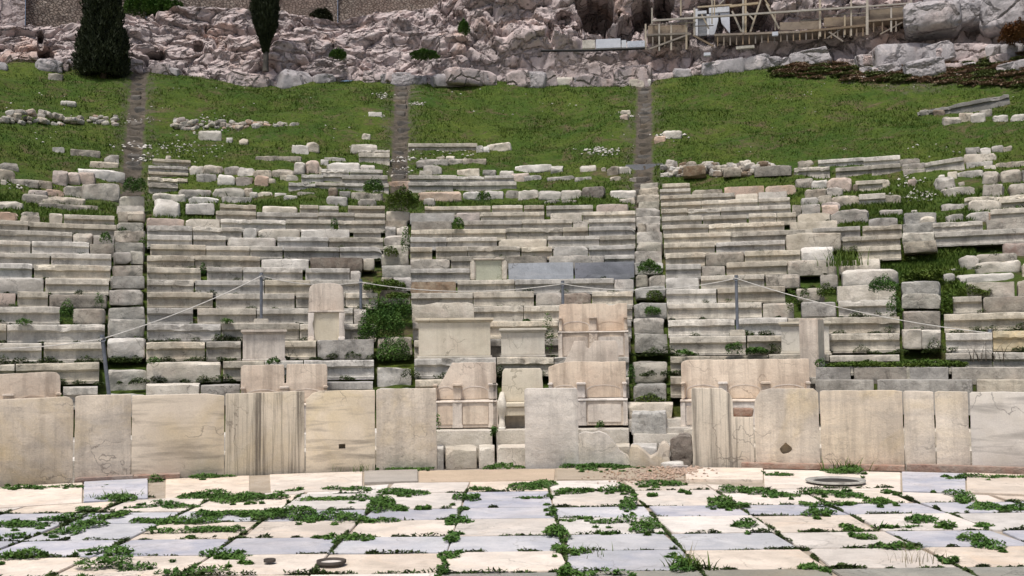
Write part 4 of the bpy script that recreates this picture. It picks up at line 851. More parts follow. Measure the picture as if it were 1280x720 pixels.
# ------------------------------------------------------------------ loose stones, traced one by one
LO = """65 184 80 191 w;88 187 125 195 f;130 193 148 205 b;114 202 147 210 f;98 210 155 224 w;0 203 22 212 b;-8 212 17 226 b;0 224 8 231 w;14 224 48 232 f;48 226 64 236 b;66 213 84 231 p;84 215 100 231 p;99 216 120 231 p;36 238 58 246 p;58 236 80 246 p;80 232 104 246 b;104 229 150 250 b;28 242 60 254 b;54 246 106 257 b;-4 251 28 261 w;50 255 122 263 f;0 265 22 275 p;27 264 48 274 w
191 199 238 208 s;186 207 235 215 s;186 215 235 222 s;185 222 234 232 s;186 229 222 242 s;207 194 214 200 b;237 206 254 218 w;255 206 279 217 b;281 208 299 219 b;298 209 318 220 b;246 217 270 227 b;272 218 295 231 w;296 220 316 232 p;225 237 263 247 b;237 246 273 256 w;267 235 305 246 w;278 246 314 253 f;312 240 322 248 w;305 234 315 246 b;193 248 224 271 W;192 242 232 252 w
318 212 339 222 b;340 211 366 222 b;318 219 334 232 p;350 219 358 225 w;358 218 373 226 w;335 222 345 229 b;368 202 382 218 b;382 200 398 217 p;394 208 402 217 w;401 199 410 206 W;410 203 450 214 w;450 206 468 212 w;402 211 436 220 s;438 212 478 221 s;377 218 404 228 s;404 217 428 228 s;428 219 484 230 s;361 228 394 237 s;394 228 431 237 s;431 229 456 238 s;466 229 486 240 s;411 234 422 246 n;424 239 437 246 b;440 241 478 251 b;408 245 434 257 b;448 248 470 258 b;320 195 376 200 f;405 197 432 201 f;355 244 372 249 f;372 240 392 243 f;323 240 340 244 w;344 241 358 244 w
365 181 385 192 w;384 177 399 190 w;439 180 470 191 w;448 187 487 195 s;449 191 487 204 s;511 179 596 189 s;596 182 604 190 b;603 183 612 190 w;611 178 640 189 W;521 199 560 207 b;560 198 580 205 b;579 198 607 204 f;545 195 556 200 w;558 195 568 200 w;530 206 552 218 b;524 213 540 220 w;573 211 600 220 w;604 212 620 219 b;625 213 641 220 w;511 219 549 229 s;549 219 571 229 s;571 220 605 229 s;606 219 642 229 s;511 227 566 239 s;566 227 645 239 s;488 218 500 222 w;484 226 512 236 p
524 239 577 251 o;580 239 601 250 w;606 238 630 249 w;632 237 648 248 b;530 247 544 258 b;645 206 689 216 w;640 215 661 227 p;655 219 677 225 f;685 220 718 225 f;719 221 739 225 f;689 207 703 216 w;726 206 745 214 w;752 209 758 214 w;760 208 774 219 b;773 208 789 217 w;762 220 776 226 f;787 221 799 227 b;649 237 673 249 w;673 237 701 250 w;702 237 728 249 w;729 232 757 247 n;763 237 794 248 w;775 247 794 254 f;681 250 700 254 f;702 250 722 253 f
960 206 988 220 w;993 208 1037 222 s;998 200 1018 209 b;1023 198 1080 208 s;1080 195 1125 208 s;1045 208 1090 221 s;1090 205 1126 219 s;1126 198 1150 206 f;1127 204 1156 212 b;1130 211 1157 216 f;1158 199 1206 213 s;1205 190 1246 203 w;1208 184 1224 194 b;1226 185 1238 193 w;1240 182 1254 190 b;1254 182 1265 189 b;1208 202 1240 208 f;1244 202 1284 209 f;1230 206 1244 211 w
995 223 1015 235 b;1015 224 1035 236 w;1035 222 1065 240 p;1066 230 1072 240 n;1070 225 1103 239 s;1097 224 1112 235 w;1007 235 1033 249 b;1032 234 1053 245 b;1001 246 1024 256 b;1024 244 1040 256 b;1040 245 1073 258 b;1027 252 1049 264 p;1002 255 1026 265 w;1074 242 1107 258 s;1105 242 1126 256 b;1100 262 1128 270 w;1040 262 1086 279 b
1169 220 1194 238 b;1173 218 1181 226 w;1185 214 1197 223 W;1197 213 1229 222 f;1198 227 1206 232 f;1178 233 1218 245 w;1229 213 1250 230 b;1252 211 1277 228 b;1278 211 1300 227 b;1230 230 1254 246 b;1262 228 1300 244 b;1206 244 1300 254 s;1211 250 1249 264 w;1249 248 1300 260 s;1176 255 1204 262 f;1183 267 1205 278 b;1209 265 1238 277 b;1238 262 1300 279 p;1150 271 1168 296 w;1136 224 1146 232 p;1240 328 1252 336 w;1198 342 1266 352 w;1200 318 1224 336 w;1221 317 1270 327 b;1222 325 1277 340 w;1278 328 1300 345 b;1187 335 1196 339 w;1180 342 1194 352 w;1255 303 1300 320 k;1140 262 1147 268 w
1148 128 1262 141 s;1178 145 1201 155 b;1200 141 1216 152 b;1213 140 1231 153 w;1240 143 1259 152 w;1264 142 1290 151 b;1150 137 1162 144 b;1225 136 1240 146 b;1166 137 1180 144 n
695 96 722 106 w;735 76 752 92 b;762 70 786 88 b;789 66 800 80 b;630 78 651 88 w;652 84 668 89 w;497 90 512 99 w;481 87 496 94 w;461 140 476 145 w;452 167 463 174 w;788 98 806 108 b;802 98 814 109 w;775 137 788 143 w;776 143 786 149 p;830 163 852 173 w;818 170 832 178 p;60 91 78 100 b;76 126 95 133 w;249 163 276 175 W;299 173 310 181 W;283 172 290 178 w;812 86 845 93 b;868 66 900 78 b;905 60 948 74 b;950 62 972 70 w"""
hum = {'w':('white','pale broken'),'W':('white','bright white'),'b':('rough','rough grey'),'p':('pink','pinkish'),'n':('brown','brown pitted'),'f':('rough','thin flat'),'s':('seat','carved'),'o':('orange','orange stained'),'k':('mortar','red brick like')}
M['dull'] = stone_mat('dark weathered bench stone', (.30,.29,.265), (.20,.19,.17), (.08,.075,.065), lichen=.7, bump=.8)
M['orange'] = stone_mat('orange stained stone', (.58,.36,.20), (.46,.34,.24), (.2,.14,.1), lichen=.3, bump=.9, tint=(.6,.5,.35))
cells = {}
items = []
for ln in LO.split('\n'):
    for it in ln.split(';'):
        q = it.split(); x0, y0, x1, y1 = map(float, q[:4]); items.append((x0, y0, x1, y1, q[4]))
def zone(x, y):
    wx = 'far left' if x < 160 else 'left' if x < 495 else 'centre' if x < 810 else 'right' if x < 1150 else 'far right'
    if y < 110: b = 'at the foot of the rocks above'
    elif y < 178: b = 'on the upper grass above'
    elif y < 206: b = 'on the lower grass above'
    elif y < 222: b = 'in the topmost ruined course of'
    elif y < 240: b = 'in the upper ruined courses of'
    elif y < 262: b = 'in the middle ruined courses of'
    else: b = 'in the lower broken rows of'
    return b, wx
for it in items: cells.setdefault(zone((it[0]+it[2])/2, it[3]), []).append(it)
for (b, wx), its in cells.items():
    its.sort(key=lambda t: (t[0]+t[2]))
    for i, (x0, y0, x1, y1, kd) in enumerate(its):
        xm = (x0+x1)/2; P, R = on_hill(xm, y1+.5); a = math.atan2(P.x, P.y); zt = at_R(xm, y0, R).z; zb = min(P.z, float(hz(np.array([a]), np.array([R]))[0]))-.06
        W = (x1-x0)/F*R*math.cos(a)**2*1.03; H = max(.1, zt-zb); D = min(.75, max(.3, H*1.4))
        if kd == 's': me = seat(W-.01, R, H, .7, worn=rs_.choice([.2,.4,.7])); y = 0
        else:
            me = lump(W*1.01, D, H, {'f':7,'W':5,'n':4}.get(kd, rs_.choice([4,5,8])), min(.05, .14*min(W, H)+.01), max(.035, min(W, H)/9)); y = D/2
        o = link('loose_block' if W > .35 else 'loose_stone', me, M[hum[kd][0]], loc=((R+y)*math.sin(a), (R+y)*math.cos(a), zb), rz=-a+(rs_.uniform(-.1,.1) if kd != 's' else 0))
        sl_ = 0
        if kd != 's': sl_ = rs_.uniform(-.05,.05)
        if wx == 'far right' and y1 < 215 and kd in 's': sl_ = -.10
        if x0 == 1148: sl_ = -.11; o.data.materials[0] = M['dull']
        if x0 == 611: sl_ = -.14
        o.rotation_euler.y = sl_
        tag(o, '%s %s, %s from left %s %s wedge' % (hum[kd][1], 'fragment' if kd == 's' else 'stone', o_(i), b, wx), 'stone', 'loose stones of the ruined upper seats')
# dry rubble banks, every stone its own object
def rubble(label, group, x0, x1, yt0, yt1, yb0, yb1, n, s, seed, mats=('white','rough','rough','step','pink')):
    r = random.Random(seed); protos = []; made = []
    for q in range(10): protos.append(lump(1, .9, .8, 3.2, .10, .12))
    for i in range(n):
        u = r.random(); x = x0+(x1-x0)*u; yt = yt0+(yt1-yt0)*u; yb = yb0+(yb1-yb0)*u; v = r.random(); yy = yb+(yt-yb)*v
        P, R = on_hill(x, yb); z = at_R(x, yy, R+.15*v).z; d = s*r.uniform(.6,1.35); a = math.atan2(P.x, P.y)
        key = (r.randrange(10), r.choice(mats))
        me = bpy.data.meshes.get('rub%d%s%d' % (key[0], key[1], seed))
        if me is None: me = protos[key[0]].copy(); me.name = 'rub%d%s%d' % (key[0], key[1], seed); me.materials.append(M[key[1]])
        o = bpy.data.objects.new('rubble_stone', me); C.objects.link(o); Rr_ = R+.25*v+r.uniform(-.05,.12)
        o.location = (Rr_*math.sin(a), Rr_*math.cos(a), z-d*.45); o.scale = (d*r.uniform(.9,1.4), d, d*r.uniform(.75,1.05)); o.rotation_euler = (r.uniform(-.3,.3), r.uniform(-.3,.3), r.uniform(0,6.28))
        made.append((x, key[1], o)); tag(o, label, 'stone', group)
    cnt = {}
    for x, mt, o in sorted(made, key=lambda t: t[0]):
        cnt[mt] = cnt.get(mt, 0)+1; o['label'] = '%s, %s %s one from left' % (label, o_(cnt[mt]-1), {'white':'pale','rough':'grey','step':'dull','pink':'pinkish','brown':'brown'}[mt])
rubble('rubble in the far left bank', 'rubble of the far left bank', 0, 102, 137, 139, 154, 157, 48, .22, 1)
rubble('rubble in the short bank left of the stair', 'rubble left of the upper left stair', 110, 146, 144, 143, 154, 158, 20, .2, 2)
rubble('rubble in the bank right of the stair', 'rubble right of the upper left stair', 214, 372, 147, 154, 163, 157, 85, .22, 3)
rubble('rubble in the wall above the right wedge', 'rubble of the retaining wall above the right wedge', 829, 962, 203, 202, 221, 220, 120, .25, 4, ('rough','rough','white','brown'))
rubble('rubble in the low far right wall', 'rubble of the low wall on the far right slope', 1062, 1250, 96, 91, 98, 93, 34, .17, 5, ('rough','white'))
for i, (x0, x1, y0, y1) in enumerate([(905,926,210,221),(944,988,209,220),(855,882,208,222)]):
    P, R = on_hill((x0+x1)/2, y1); a = math.atan2(P.x, P.y); zt = at_R((x0+x1)/2, y0, R).z
    tag(link('wall_block', lump((x1-x0)/F*R, .5, zt-P.z+.05, 9, .03, .07), M['brown' if i == 2 else 'rough'], loc=((R-.05)*math.sin(a), (R-.05)*math.cos(a), P.z-.05), rz=-a), ['grey squared block, left of two','grey squared block, right of two','brown lumpy block'][i]+' in the rubble retaining wall', 'stone')
# dark slab across the third stairway, dark bin
P, R = on_hill(806, 213); a = math.atan2(P.x, P.y)
tag(link('dark_slab', boxes([(-.66,.66,0,.4,0,.22)], .015), M['slate'], loc=(P.x, P.y, P.z), rz=-a), 'long dark slab laid across the top of the third stairway', 'stone slab')
P, R = on_hill(671.5, 96); t = thing('litter_bin', 'small black litter bin standing on the grass below the cliff', 'bin', P)
link('bin_body', tube([(0,0,0),(0,0,.1),(0,0,.42)], [.11,.125,.15], 16), M['dark'], t); link('rim', tube([(0,0,.421),(0,0,.45)], [.165,.165], 16), M['dark'], t)
# ------------------------------------------------------------------ rope and posts
def post(x, yt, yb, R, base, label, lean=0):
    zb = at_R(x, yb, R).z; zt = at_R(x, yt, R).z; p, rz = frame_at(x, R, zb); t = thing('rope_post', label, 'rope post', p, rz, 'steel posts holding the rope'); H = zt-zb; b = 0
    if base: link('base_block', boxes([(-.13,.13,-.1,.1,0,.11)], .012), M['white'], t); b = .112
    link('pole', tube([(0,0,b),(lean*.5,0,H*.5),(lean,0,H)], .028, 12), M['steel'], t); link('cap', tube([(lean,0,H+.001),(lean,0,H+.03)], .034, 12), M['steel'], t)
    link('eyelet', tube([(lean+.05*math.cos(a), -.03, H-.04+.03*math.sin(a)) for a in [k*math.pi/4 for k in range(9)]], .006, 6), M['steel'], t)
    return Vector(p)+Matrix.Rotation(rz, 3, 'Z')@Vector((lean, -.03, H-.03))
T0 = post(-62, 432, 505, 16.4, False, 'steel rope post past the left edge')
T1 = post(137, 421, 500, 16.4, False, 'leaning steel rope post at the foot of the leftmost stairway', -.11)
T2 = post(326.5, 343, 406, 19.65, True, 'steel rope post with a pale base block left of the high backed chair')
T3 = post(451, 351, 386, 20.5, False, 'thin steel rope post above the leafy bush')
T4 = post(704, 353, 402, 19.7, False, 'steel rope post directly behind the perched double throne')
T5 = post(922, 346, 420, 18.75, True, 'steel rope post with a pale base block on the right wedge')
T6 = post(1238, 414, 421, 18.6, False, 'stub pin at the right end of the rope')
def rope(a, b, sag, label):
    pts = [a.lerp(b, k/20)-Vector((0,0,sag*4*(k/20)*(1-k/20))) for k in range(21)]
    c = pts[0].copy(); tag(link('rope', tube([q-c for q in pts], .0085, 6), M['rope'], loc=c), label, 'rope', 'barrier rope across the seats')
rope(T0, T1, .06, 'rope length running off the left edge from the leaning post'); rope(T1, T2, .07, 'rope rising from the leaning post to the post by the high backed chair'); rope(T2, T3, .10, 'short rope passing behind the high backed chair')
rope(T3, T4, .16, 'sagging rope across the centre wedge'); rope(T4, T5, .16, 'rope between the centre post and the right wedge post'); rope(T5, T6, .12, 'rope falling from the right wedge post towards the right edge')
# ------------------------------------------------------------------ weeds
def leaves(patches, seed, size=.028, dens=1.0, h=None, ragged=.55):
    rs = np.random.RandomState(seed); out = []
    for (cx, cy, cz, ax, ay, hh, ang) in patches:
        n = int(min(60000, max(150, ax*ay*26000*dens*(.028/size)**2*(1+hh*3))))
        r = np.sqrt(rs.rand(n)); th = rs.rand(n)*6.283; x = r*np.cos(th); y = r*np.sin(th)
        P = np.stack([x*ax+cx, y*ay+cy, 0*x+cz], 1); edge = fbm(P*np.array((5.,5.,1)), 3, seed); k = r < .86+edge*ragged
        P, r = P[k], r[k]; n = len(P)
        top = hh*np.sqrt(np.clip(1.05-r*r, 0, 1))*(.75+.6*np.clip(fbm(P*6, 2, seed+2)+.4, 0, 1.2)); P[:,2] += top*rs.rand(n)**.45
        c, s = math.cos(ang), math.sin(ang); dx = P[:,0]-cx; dy = P[:,1]-cy; P[:,0] = cx+c*dx-s*dy; P[:,1] = cy+s*dx+c*dy
        L_ = size*(.5+rs.rand(n)); a = rs.rand(n)*6.283; u = np.stack([np.cos(a), np.sin(a), rs.randn(n)*.45], 1)*L_[:,None]
        b = np.stack([-np.sin(a), np.cos(a), rs.randn(n)*.45], 1)*L_[:,None]*.42
        out.append(np.stack([P-u*.5, P+b*.5, P+u*.6, P-b*.5], 1).reshape(-1, 3))
    return np.concatenate(out)
def flat_patch(x0, y0, x1, y1, z=.06):
    a = at_z((x0+x1)/2, y1-.5, z); yy = y1-(y1-y0)*.62; b = at_z((x0+x1)/2, min(yy, y1-1.5), z)
    wd = (x1-x0)/2/F*math.hypot(a.x, a.y); return ((a.x+b.x)/2, (a.y+b.y)/2, z-.015, wd, max(.06, (b.y-a.y)/2*1.15), .04+min(.10, (y1-y0)*.0035), 0)
FP = """0 605 60 612;125 613 167 630;0 642 62 661;60 640 100 651;95 632 116 641;138 638 160 645;66 655 98 672;88 646 126 662;113 640 146 652;167 625 242 637;230 608 284 626;268 612 322 634;168 645 206 654;204 640 266 658;236 632 332 650;214 655 302 670;182 658 216 668;0 682 45 705;5 667 28 673;100 682 130 694;137 683 166 697;90 693 196 722;198 705 276 722;255 685 310 699;272 690 300 701;320 612 356 629;345 609 372 616;372 617 472 628;410 605 462 614;480 607 530 620;463 612 500 646;320 627 382 658;375 637 452 655;440 645 490 654;422 664 462 679;495 630 508 638;570 612 597 630;574 628 582 640;560 640 588 658;559 658 573 682;549 687 572 702;549 700 559 720;590 608 612 614;392 668 420 674;520 632 535 638;637 595 696 616;700 606 742 618;750 607 780 617;772 600 790 622;652 617 702 624;682 626 695 646;684 650 708 677;693 676 712 698;705 685 736 695;700 700 713 722;700 645 736 652;745 643 802 659;785 638 823 666;792 598 855 609;778 615 800 641;903 603 962 622;888 617 916 631;890 626 935 638;920 646 946 665;750 664 772 668;720 714 785 721;960 608 992 623;1003 606 1076 624;1000 622 1036 636;1007 632 1044 647;1087 617 1112 633;1042 627 1066 632;1105 610 1121 618;1135 638 1168 656;1130 653 1190 661;1092 655 1120 661;1168 653 1192 662;1218 652 1240 660;1205 665 1232 679;1225 674 1254 689;1088 675 1136 689;1000 703 1026 713;1180 698 1198 706;1190 606 1208 631;1215 625 1246 639;1250 630 1282 639;1055 655 1070 663;1068 664 1090 676;240 591 285 599;440 578 472 589;700 574 800 589;1040 578 1076 596;1188 592 1226 601;1232 592 1290 602;958 588 985 595;842 684 868 716;1 606 120 612;735 578 790 588;606 578 656 586;480 583 545 588;812 617 822 621;850 612 862 617;300 700 312 706"""
rw = random.Random(12); PT = []
for q in FP.split(';'):
    cx, cy, cz, ax, ay, hh, _ = flat_patch(*map(float, q.split()))
    n = max(2, int(ax/.09)) if ax > .12 else 2
    for i in range(n):
        f = (i+.5)/n*2-1; e = math.sqrt(max(.15, 1-f*f))
        PT.append((cx+f*ax*.85, cy+rw.uniform(-.45,.45)*ay*e, cz, min(ax, rw.uniform(.10,.20)*(.6+.5*e)+ax/n*.5), max(.05, ay*e*rw.uniform(.45,.85)), hh*rw.uniform(.35,.8)*(.5+.6*e), rw.uniform(-.4,.4)))
    for i in range(n*2): PT.append((cx+rw.uniform(-1.15,1.15)*ax, cy+rw.uniform(-1.3,1.3)*ay, cz, rw.uniform(.02,.05), rw.uniform(.02,.05), .03, 0))
V = leaves(PT, 3, .03, .75, ragged=.8)
tag(link('paving_weeds', mesh(V, np.arange(len(V)).reshape(-1, 4), False), M['weed']), 'low dark green weeds spreading along the joints of the orchestra paving', 'weeds', kind='stuff')
def bush(x0, y0, x1, y1, R, label, size=.04, name='weed_clump', mat='weed', dens=1.4):
    xm = (x0+x1)/2; zb = at_R(xm, y1, R).z; zt = at_R(xm, y0, R).z; p, rz = frame_at(xm, R, zb); hw = (x1-x0)/2/F*R
    V = leaves([(0, 0, 0, hw, min(.45, max(.1, hw)), zt-zb, 0)], int(x0*7+y0), size, dens, ragged=0)
    tag(link(name, mesh(V, np.arange(len(V)).reshape(-1, 4), False), M[mat], loc=p, rz=rz), label, 'plant', 'weeds growing among the seats')
def tuft(x, yb, R, h, n, spread, label, mat='grass', name='grass_tuft', wd=.012, lean=.5):
    zb = at_R(x, yb, R).z; p, rz = frame_at(x, R, zb); rs = np.random.RandomState(int(x)); a = rs.rand(n)*6.28; V = []; Fc = []
    for i in range(n):
        q = Vector((rs.randn()*spread*.4, rs.randn()*spread*.3, 0)); d = Vector((math.cos(a[i]), math.sin(a[i]), 0)); hh = h*rs.uniform(.6,1.1); s = Vector((-d.y, d.x, 0))*wd; o = len(V)
        for k in range(4): u = k/3; c = q+d*lean*hh*u*u+Vector((0,0,hh*u*(1-.2*u))); V += [c-s*(1-u*.9), c+s*(1-u*.9)]
        for k in range(3): Fc.append([o+2*k, o+2*k+1, o+2*k+3, o+2*k+2])
    tag(link(name, mesh(V, Fc, False), M[mat], loc=p, rz=rz), label, 'plant', 'weeds growing among the seats')
BU = [(443,384,510,432,18.9,'large dark leafy bush filling the second stairway'),(484,374,518,410,19.4,'leafy clump against the left edge of the centre wedge'),(450,334,512,364,21.5,'weed clump beside the short post on the second stairway'),(480,350,516,374,20.6,'low weeds on the second stairway above the large bush'),(468,425,516,452,17.9,'dark weeds at the foot of the second stairway'),
(74,372,92,405,20.0,'bright leafy weed between two bench blocks at far left'),(118,370,130,385,20.3,'small weed on a worn block near the leftmost stairway'),(795,326,831,344,23.0,'weed patch on the third stairway beside the dark grey slab'),(806,362,830,378,21.3,'grassy patch on a pale step of the third stairway'),(804,380,828,395,20.3,'weed patch under a pale step of the third stairway'),
(784,490,844,506,16.8,'grassy weeds behind the bright white marble block'),(784,440,796,500,16.9,'dark weeds along the left edge of the third stairway foot'),(1030,441,1110,459,16.9,'left half of the grassy strip on the low kerb course'),(1100,438,1210,460,17.0,'right half of the grassy strip on the low kerb course'),(1018,446,1034,462,16.8,'dark weed beside the pinkish upright stone'),
(843,436,868,444,17.4,'small weed low on the right wedge behind the long throne'),(905,426,930,444,17.5,'leafy weed below the post base on the right wedge'),(930,432,962,443,17.5,'low weed right of the post base on the right wedge'),(183,446,200,456,17.4,'small weed low on the left wedge near the leftmost stairway'),(332,448,352,456,17.3,'weed between the small pedestal and the left bench'),(275,396,292,405,19.4,'small weed on the fourth bench of the left wedge'),
(250,330,258,344,23,'weed in a broken joint high on the left wedge'),(412,274,424,290,26.7,'weed in a joint below the ruined courses of the left wedge'),(500,286,514,318,24.8,'upright weed strip on the second stairway edge'),(478,308,500,322,24.2,'grassy step on the second stairway'),(480,236,528,262,29.2,'green bank across the top of the second stairway'),(452,224,482,242,30.4,'dark green clump above the left wedge near the second stairway'),
(152,224,184,241,30.2,'dark weeds on the leftmost stairway near its top'),(146,278,160,296,27.2,'weed on the left edge of the leftmost stairway'),(172,294,184,310,25.6,'weed on the right edge of the leftmost stairway'),(124,292,140,304,25.8,'weed on the far left wedge beside the leftmost stairway'),(677,404,694,448,17.9,'dark weed between the small pedestal and the perched throne'),(653,398,664,402,19.1,'tiny weed on the bench above the small pedestal'),
(563,274,582,286,26.9,'small weed in the upper centre wedge'),(594,238,616,256,29.4,'leafy weed among the pale blocks above the centre wedge'),(1085,346,1125,366,20.9,'weedy gap at the right end of the right wedge'),(1000,352,1012,376,20.6,'grass gap between two rough blocks of the right wedge'),(982,352,1000,392,20.2,'tall grassy gap on the right wedge'),(1020,340,1046,372,21.2,'grass patch between lumps on the right wedge'),
(1128,318,1180,350,22.8,'wide grass patch on the rightmost stairway'),(1170,330,1200,395,20.6,'grass bank right of the rightmost stairway'),(1196,338,1240,372,21.4,'grass around the loose lumps of the far right wedge'),(20,400,40,406,19.4,'faint weed on a far left bench'),(183,596,206,612,14.2,'leafy weed growing from the hole in the border slabs'),(540,520,552,545,15.5,'weed trailing over the platform left of the thrones'),(612,528,624,548,15.5,'weed trailing over the platform below the priest chair'),(744,522,756,536,15.8,'small weed at the foot of the wide pale throne'),(1108,372,1128,396,19.7,'weed at the left edge of the rightmost stairway')]
for b in BU:
    b = list(b); g_ = any(q in b[5] for q in ('grass', 'bank', 'low weeds', 'beside the short post'))
    if g_ and b[0] > 1000 or 'short post' in b[5] or 'low weeds' in b[5]: b[1] = b[3]-(b[3]-b[1])*.42
    bush(*b, size=.036 if b[4] < 22 else .05, mat='grass' if g_ else 'weed', dens=1.1)
tuft(1056, 332, 23.0, .5, 90, .5, 'tall grass tuft on the right wedge'); tuft(1058, 594, 14.3, .28, 40, .25, 'spiky grey green tuft at the foot of the wide dull barrier slab')
tuft(146, 629, 12.7, .16, 120, .35, 'bright grass tuft on the grey border slab at left'); tuft(1146, 704, 8.0, .16, 34, .22, 'thin straw coloured plant in the paving at lower right', 'dry', 'dry_plant', .0022, .6)
tuft(858, 712, 7.9, .3, 10, .05, 'single dry flower stalk in the paving right of centre', 'dry', 'dry_stalk', .004, .25); tuft(1226, 452, 17.3, .42, 16, .5, 'bare twiggy plant low on the far right wedge', 'cyp_trunk', 'twiggy_plant', .008, .8); tuft(860, 716, 7.8, .16, 60, .2, 'olive grass tuft in the paving right of centre')
tuft(452, 588, 14.3, .12, 40, .3, 'thin grass at the foot of the slanting veined slab', 'grass', 'grass_tuft', .004); tuft(725, 694, 8.3, .1, 40, .25, 'thin grass on a bluish slab near the centre', 'grass', 'grass_tuft', .004)
rq = random.Random(8); PT = []
for _ in range(420):
    x = 1300-330*rq.random()**1.4; y = rq.uniform(52+(1300-x)*.04, 110-(1300-x)*.04); P, R = on_hill(x, y)
    if R > 47.3: continue
    a = math.atan2(P.x, P.y); r = rq.uniform(.15,.5); PT.append((P.x, P.y, hz1(a, R)-.03, r*1.5, r*.8, rq.uniform(.05,.18), 0))
h_ = len(PT)//2
for nm, ps, mt, lab in (('brown_scrub', PT[:h_], 'scrub', 'low brown dry scrub on the slope at upper right'), ('green_scrub', PT[h_:], 'cyp2', 'low dull green scrub on the slope at upper right')):
    V = leaves(ps, 5, .085, 1.3, ragged=.8); tag(link(nm, mesh(V, np.arange(len(V)).reshape(-1, 4), False), M[mt]), lab, 'scrub', kind='stuff')
# tiny weeds and moss sprouting where the rows meet
PT = []
for _ in range(520):
    k = rq.choice([1,1,2,2,2,3,3,4,5,6,7,8,9,10,11,12]); x = rq.uniform(-20, 1290); R = row_R(k)-.03; z = row_z(k-1)+.01; a = az_of(x, R, z); s_ = rq.uniform(.03,.11)*(1.3 if k < 4 else 1)
    PT.append((R*math.sin(a), R*math.cos(a), z-.02, s_*1.3, s_*.5, s_*rq.uniform(.4,1.3), -a))
for _ in range(420):
    ci = rq.randrange(1, 8); x = rq.uniform(-6.5, 6.8); y = CB[ci]
    if math.hypot(x, y) > 12.7: continue
    PT.append((x, y, .038, rq.uniform(.05,.26), .014, rq.uniform(.02,.05), 0))
for _ in range(300):
    j = rq.randrange(-7, 9); x = -.54+.93*j; y = rq.uniform(7.3, 12.2)
    if math.hypot(x, y) > 12.5: continue
    PT.append((x, y, .038, .012, rq.uniform(.05,.28), rq.uniform(.02,.05), 0))
V = leaves(PT, 6, .03, 1.1, ragged=.8); tag(link('tiny_weeds', mesh(V, np.arange(len(V)).reshape(-1, 4), False), M['moss']), 'tiny dark weeds and moss in the paving joints and along the seat rows', 'weeds', kind='stuff')
# ------------------------------------------------------------------ cypresses
def cypress(x, yb, R, prof, trunk_to, label, seed, n):
    P = at_R(x, yb, R); t = thing('cypress_tree', label, 'tree', P); rs = np.random.RandomState(seed); top = prof[-1][0]
    link('trunk', tube([(0,0,-.3),(.02,0,trunk_to*.5),(0,0,trunk_to),(0,0,top*.8)], [.14,.11,.09,.04], 10), M['cyp_trunk'], t)
    zz = prof[0][0]+rs.rand(n)*(top-prof[0][0]); rad = np.interp(zz, [p_[0] for p_ in prof], [p_[1] for p_ in prof]); th = rs.rand(n)*6.283
    base = np.stack([np.cos(th)*3, np.sin(th)*3, zz*1.6], 1)
    rr = rad*(1+.42*fbm(base*.8, 4, seed)+.22*fbm(base*3, 2, seed+3))*(.45+.6*np.sqrt(rs.rand(n)))
    Pp = np.stack([rr*np.cos(th), rr*np.sin(th), zz], 1); L_ = .09*(.5+rs.rand(n)); out_ = np.stack([np.cos(th), np.sin(th), 0*th], 1)
    d = out_*.45+np.stack([rs.randn(n)*.4, rs.randn(n)*.4, .8+rs.rand(n)*.6], 1); d /= np.linalg.norm(d, axis=1)[:,None]; s = np.cross(d, rs.randn(n, 3)); s /= np.linalg.norm(s, axis=1)[:,None]
    V = np.stack([Pp-s*L_[:,None]*.35, Pp+s*L_[:,None]*.35, Pp+d*L_[:,None]*1.5], 1).reshape(-1, 3)
    link('crown', mesh(V, np.arange(len(V)).reshape(-1, 3), False), M['cypress'], t)
cypress(129, 93, 46.4, [(-.1,.86),(.4,.98),(.9,.92),(1.6,.80),(2.4,.68),(3.2,.62),(4.5,.60),(6.5,.5),(8.5,.3),(9.6,.03)], .3, 'very wide dark cypress with foliage down to the grass at left', 5, 90000)
cypress(332, 81, 47.2, [(.5,.07),(.95,.15),(1.35,.30),(1.8,.44),(2.4,.52),(3.1,.55),(5,.5),(6.5,.28),(7.4,.03)], 1.0, 'slender dark cypress on a bare trunk in front of the pink rocks', 8, 42000)
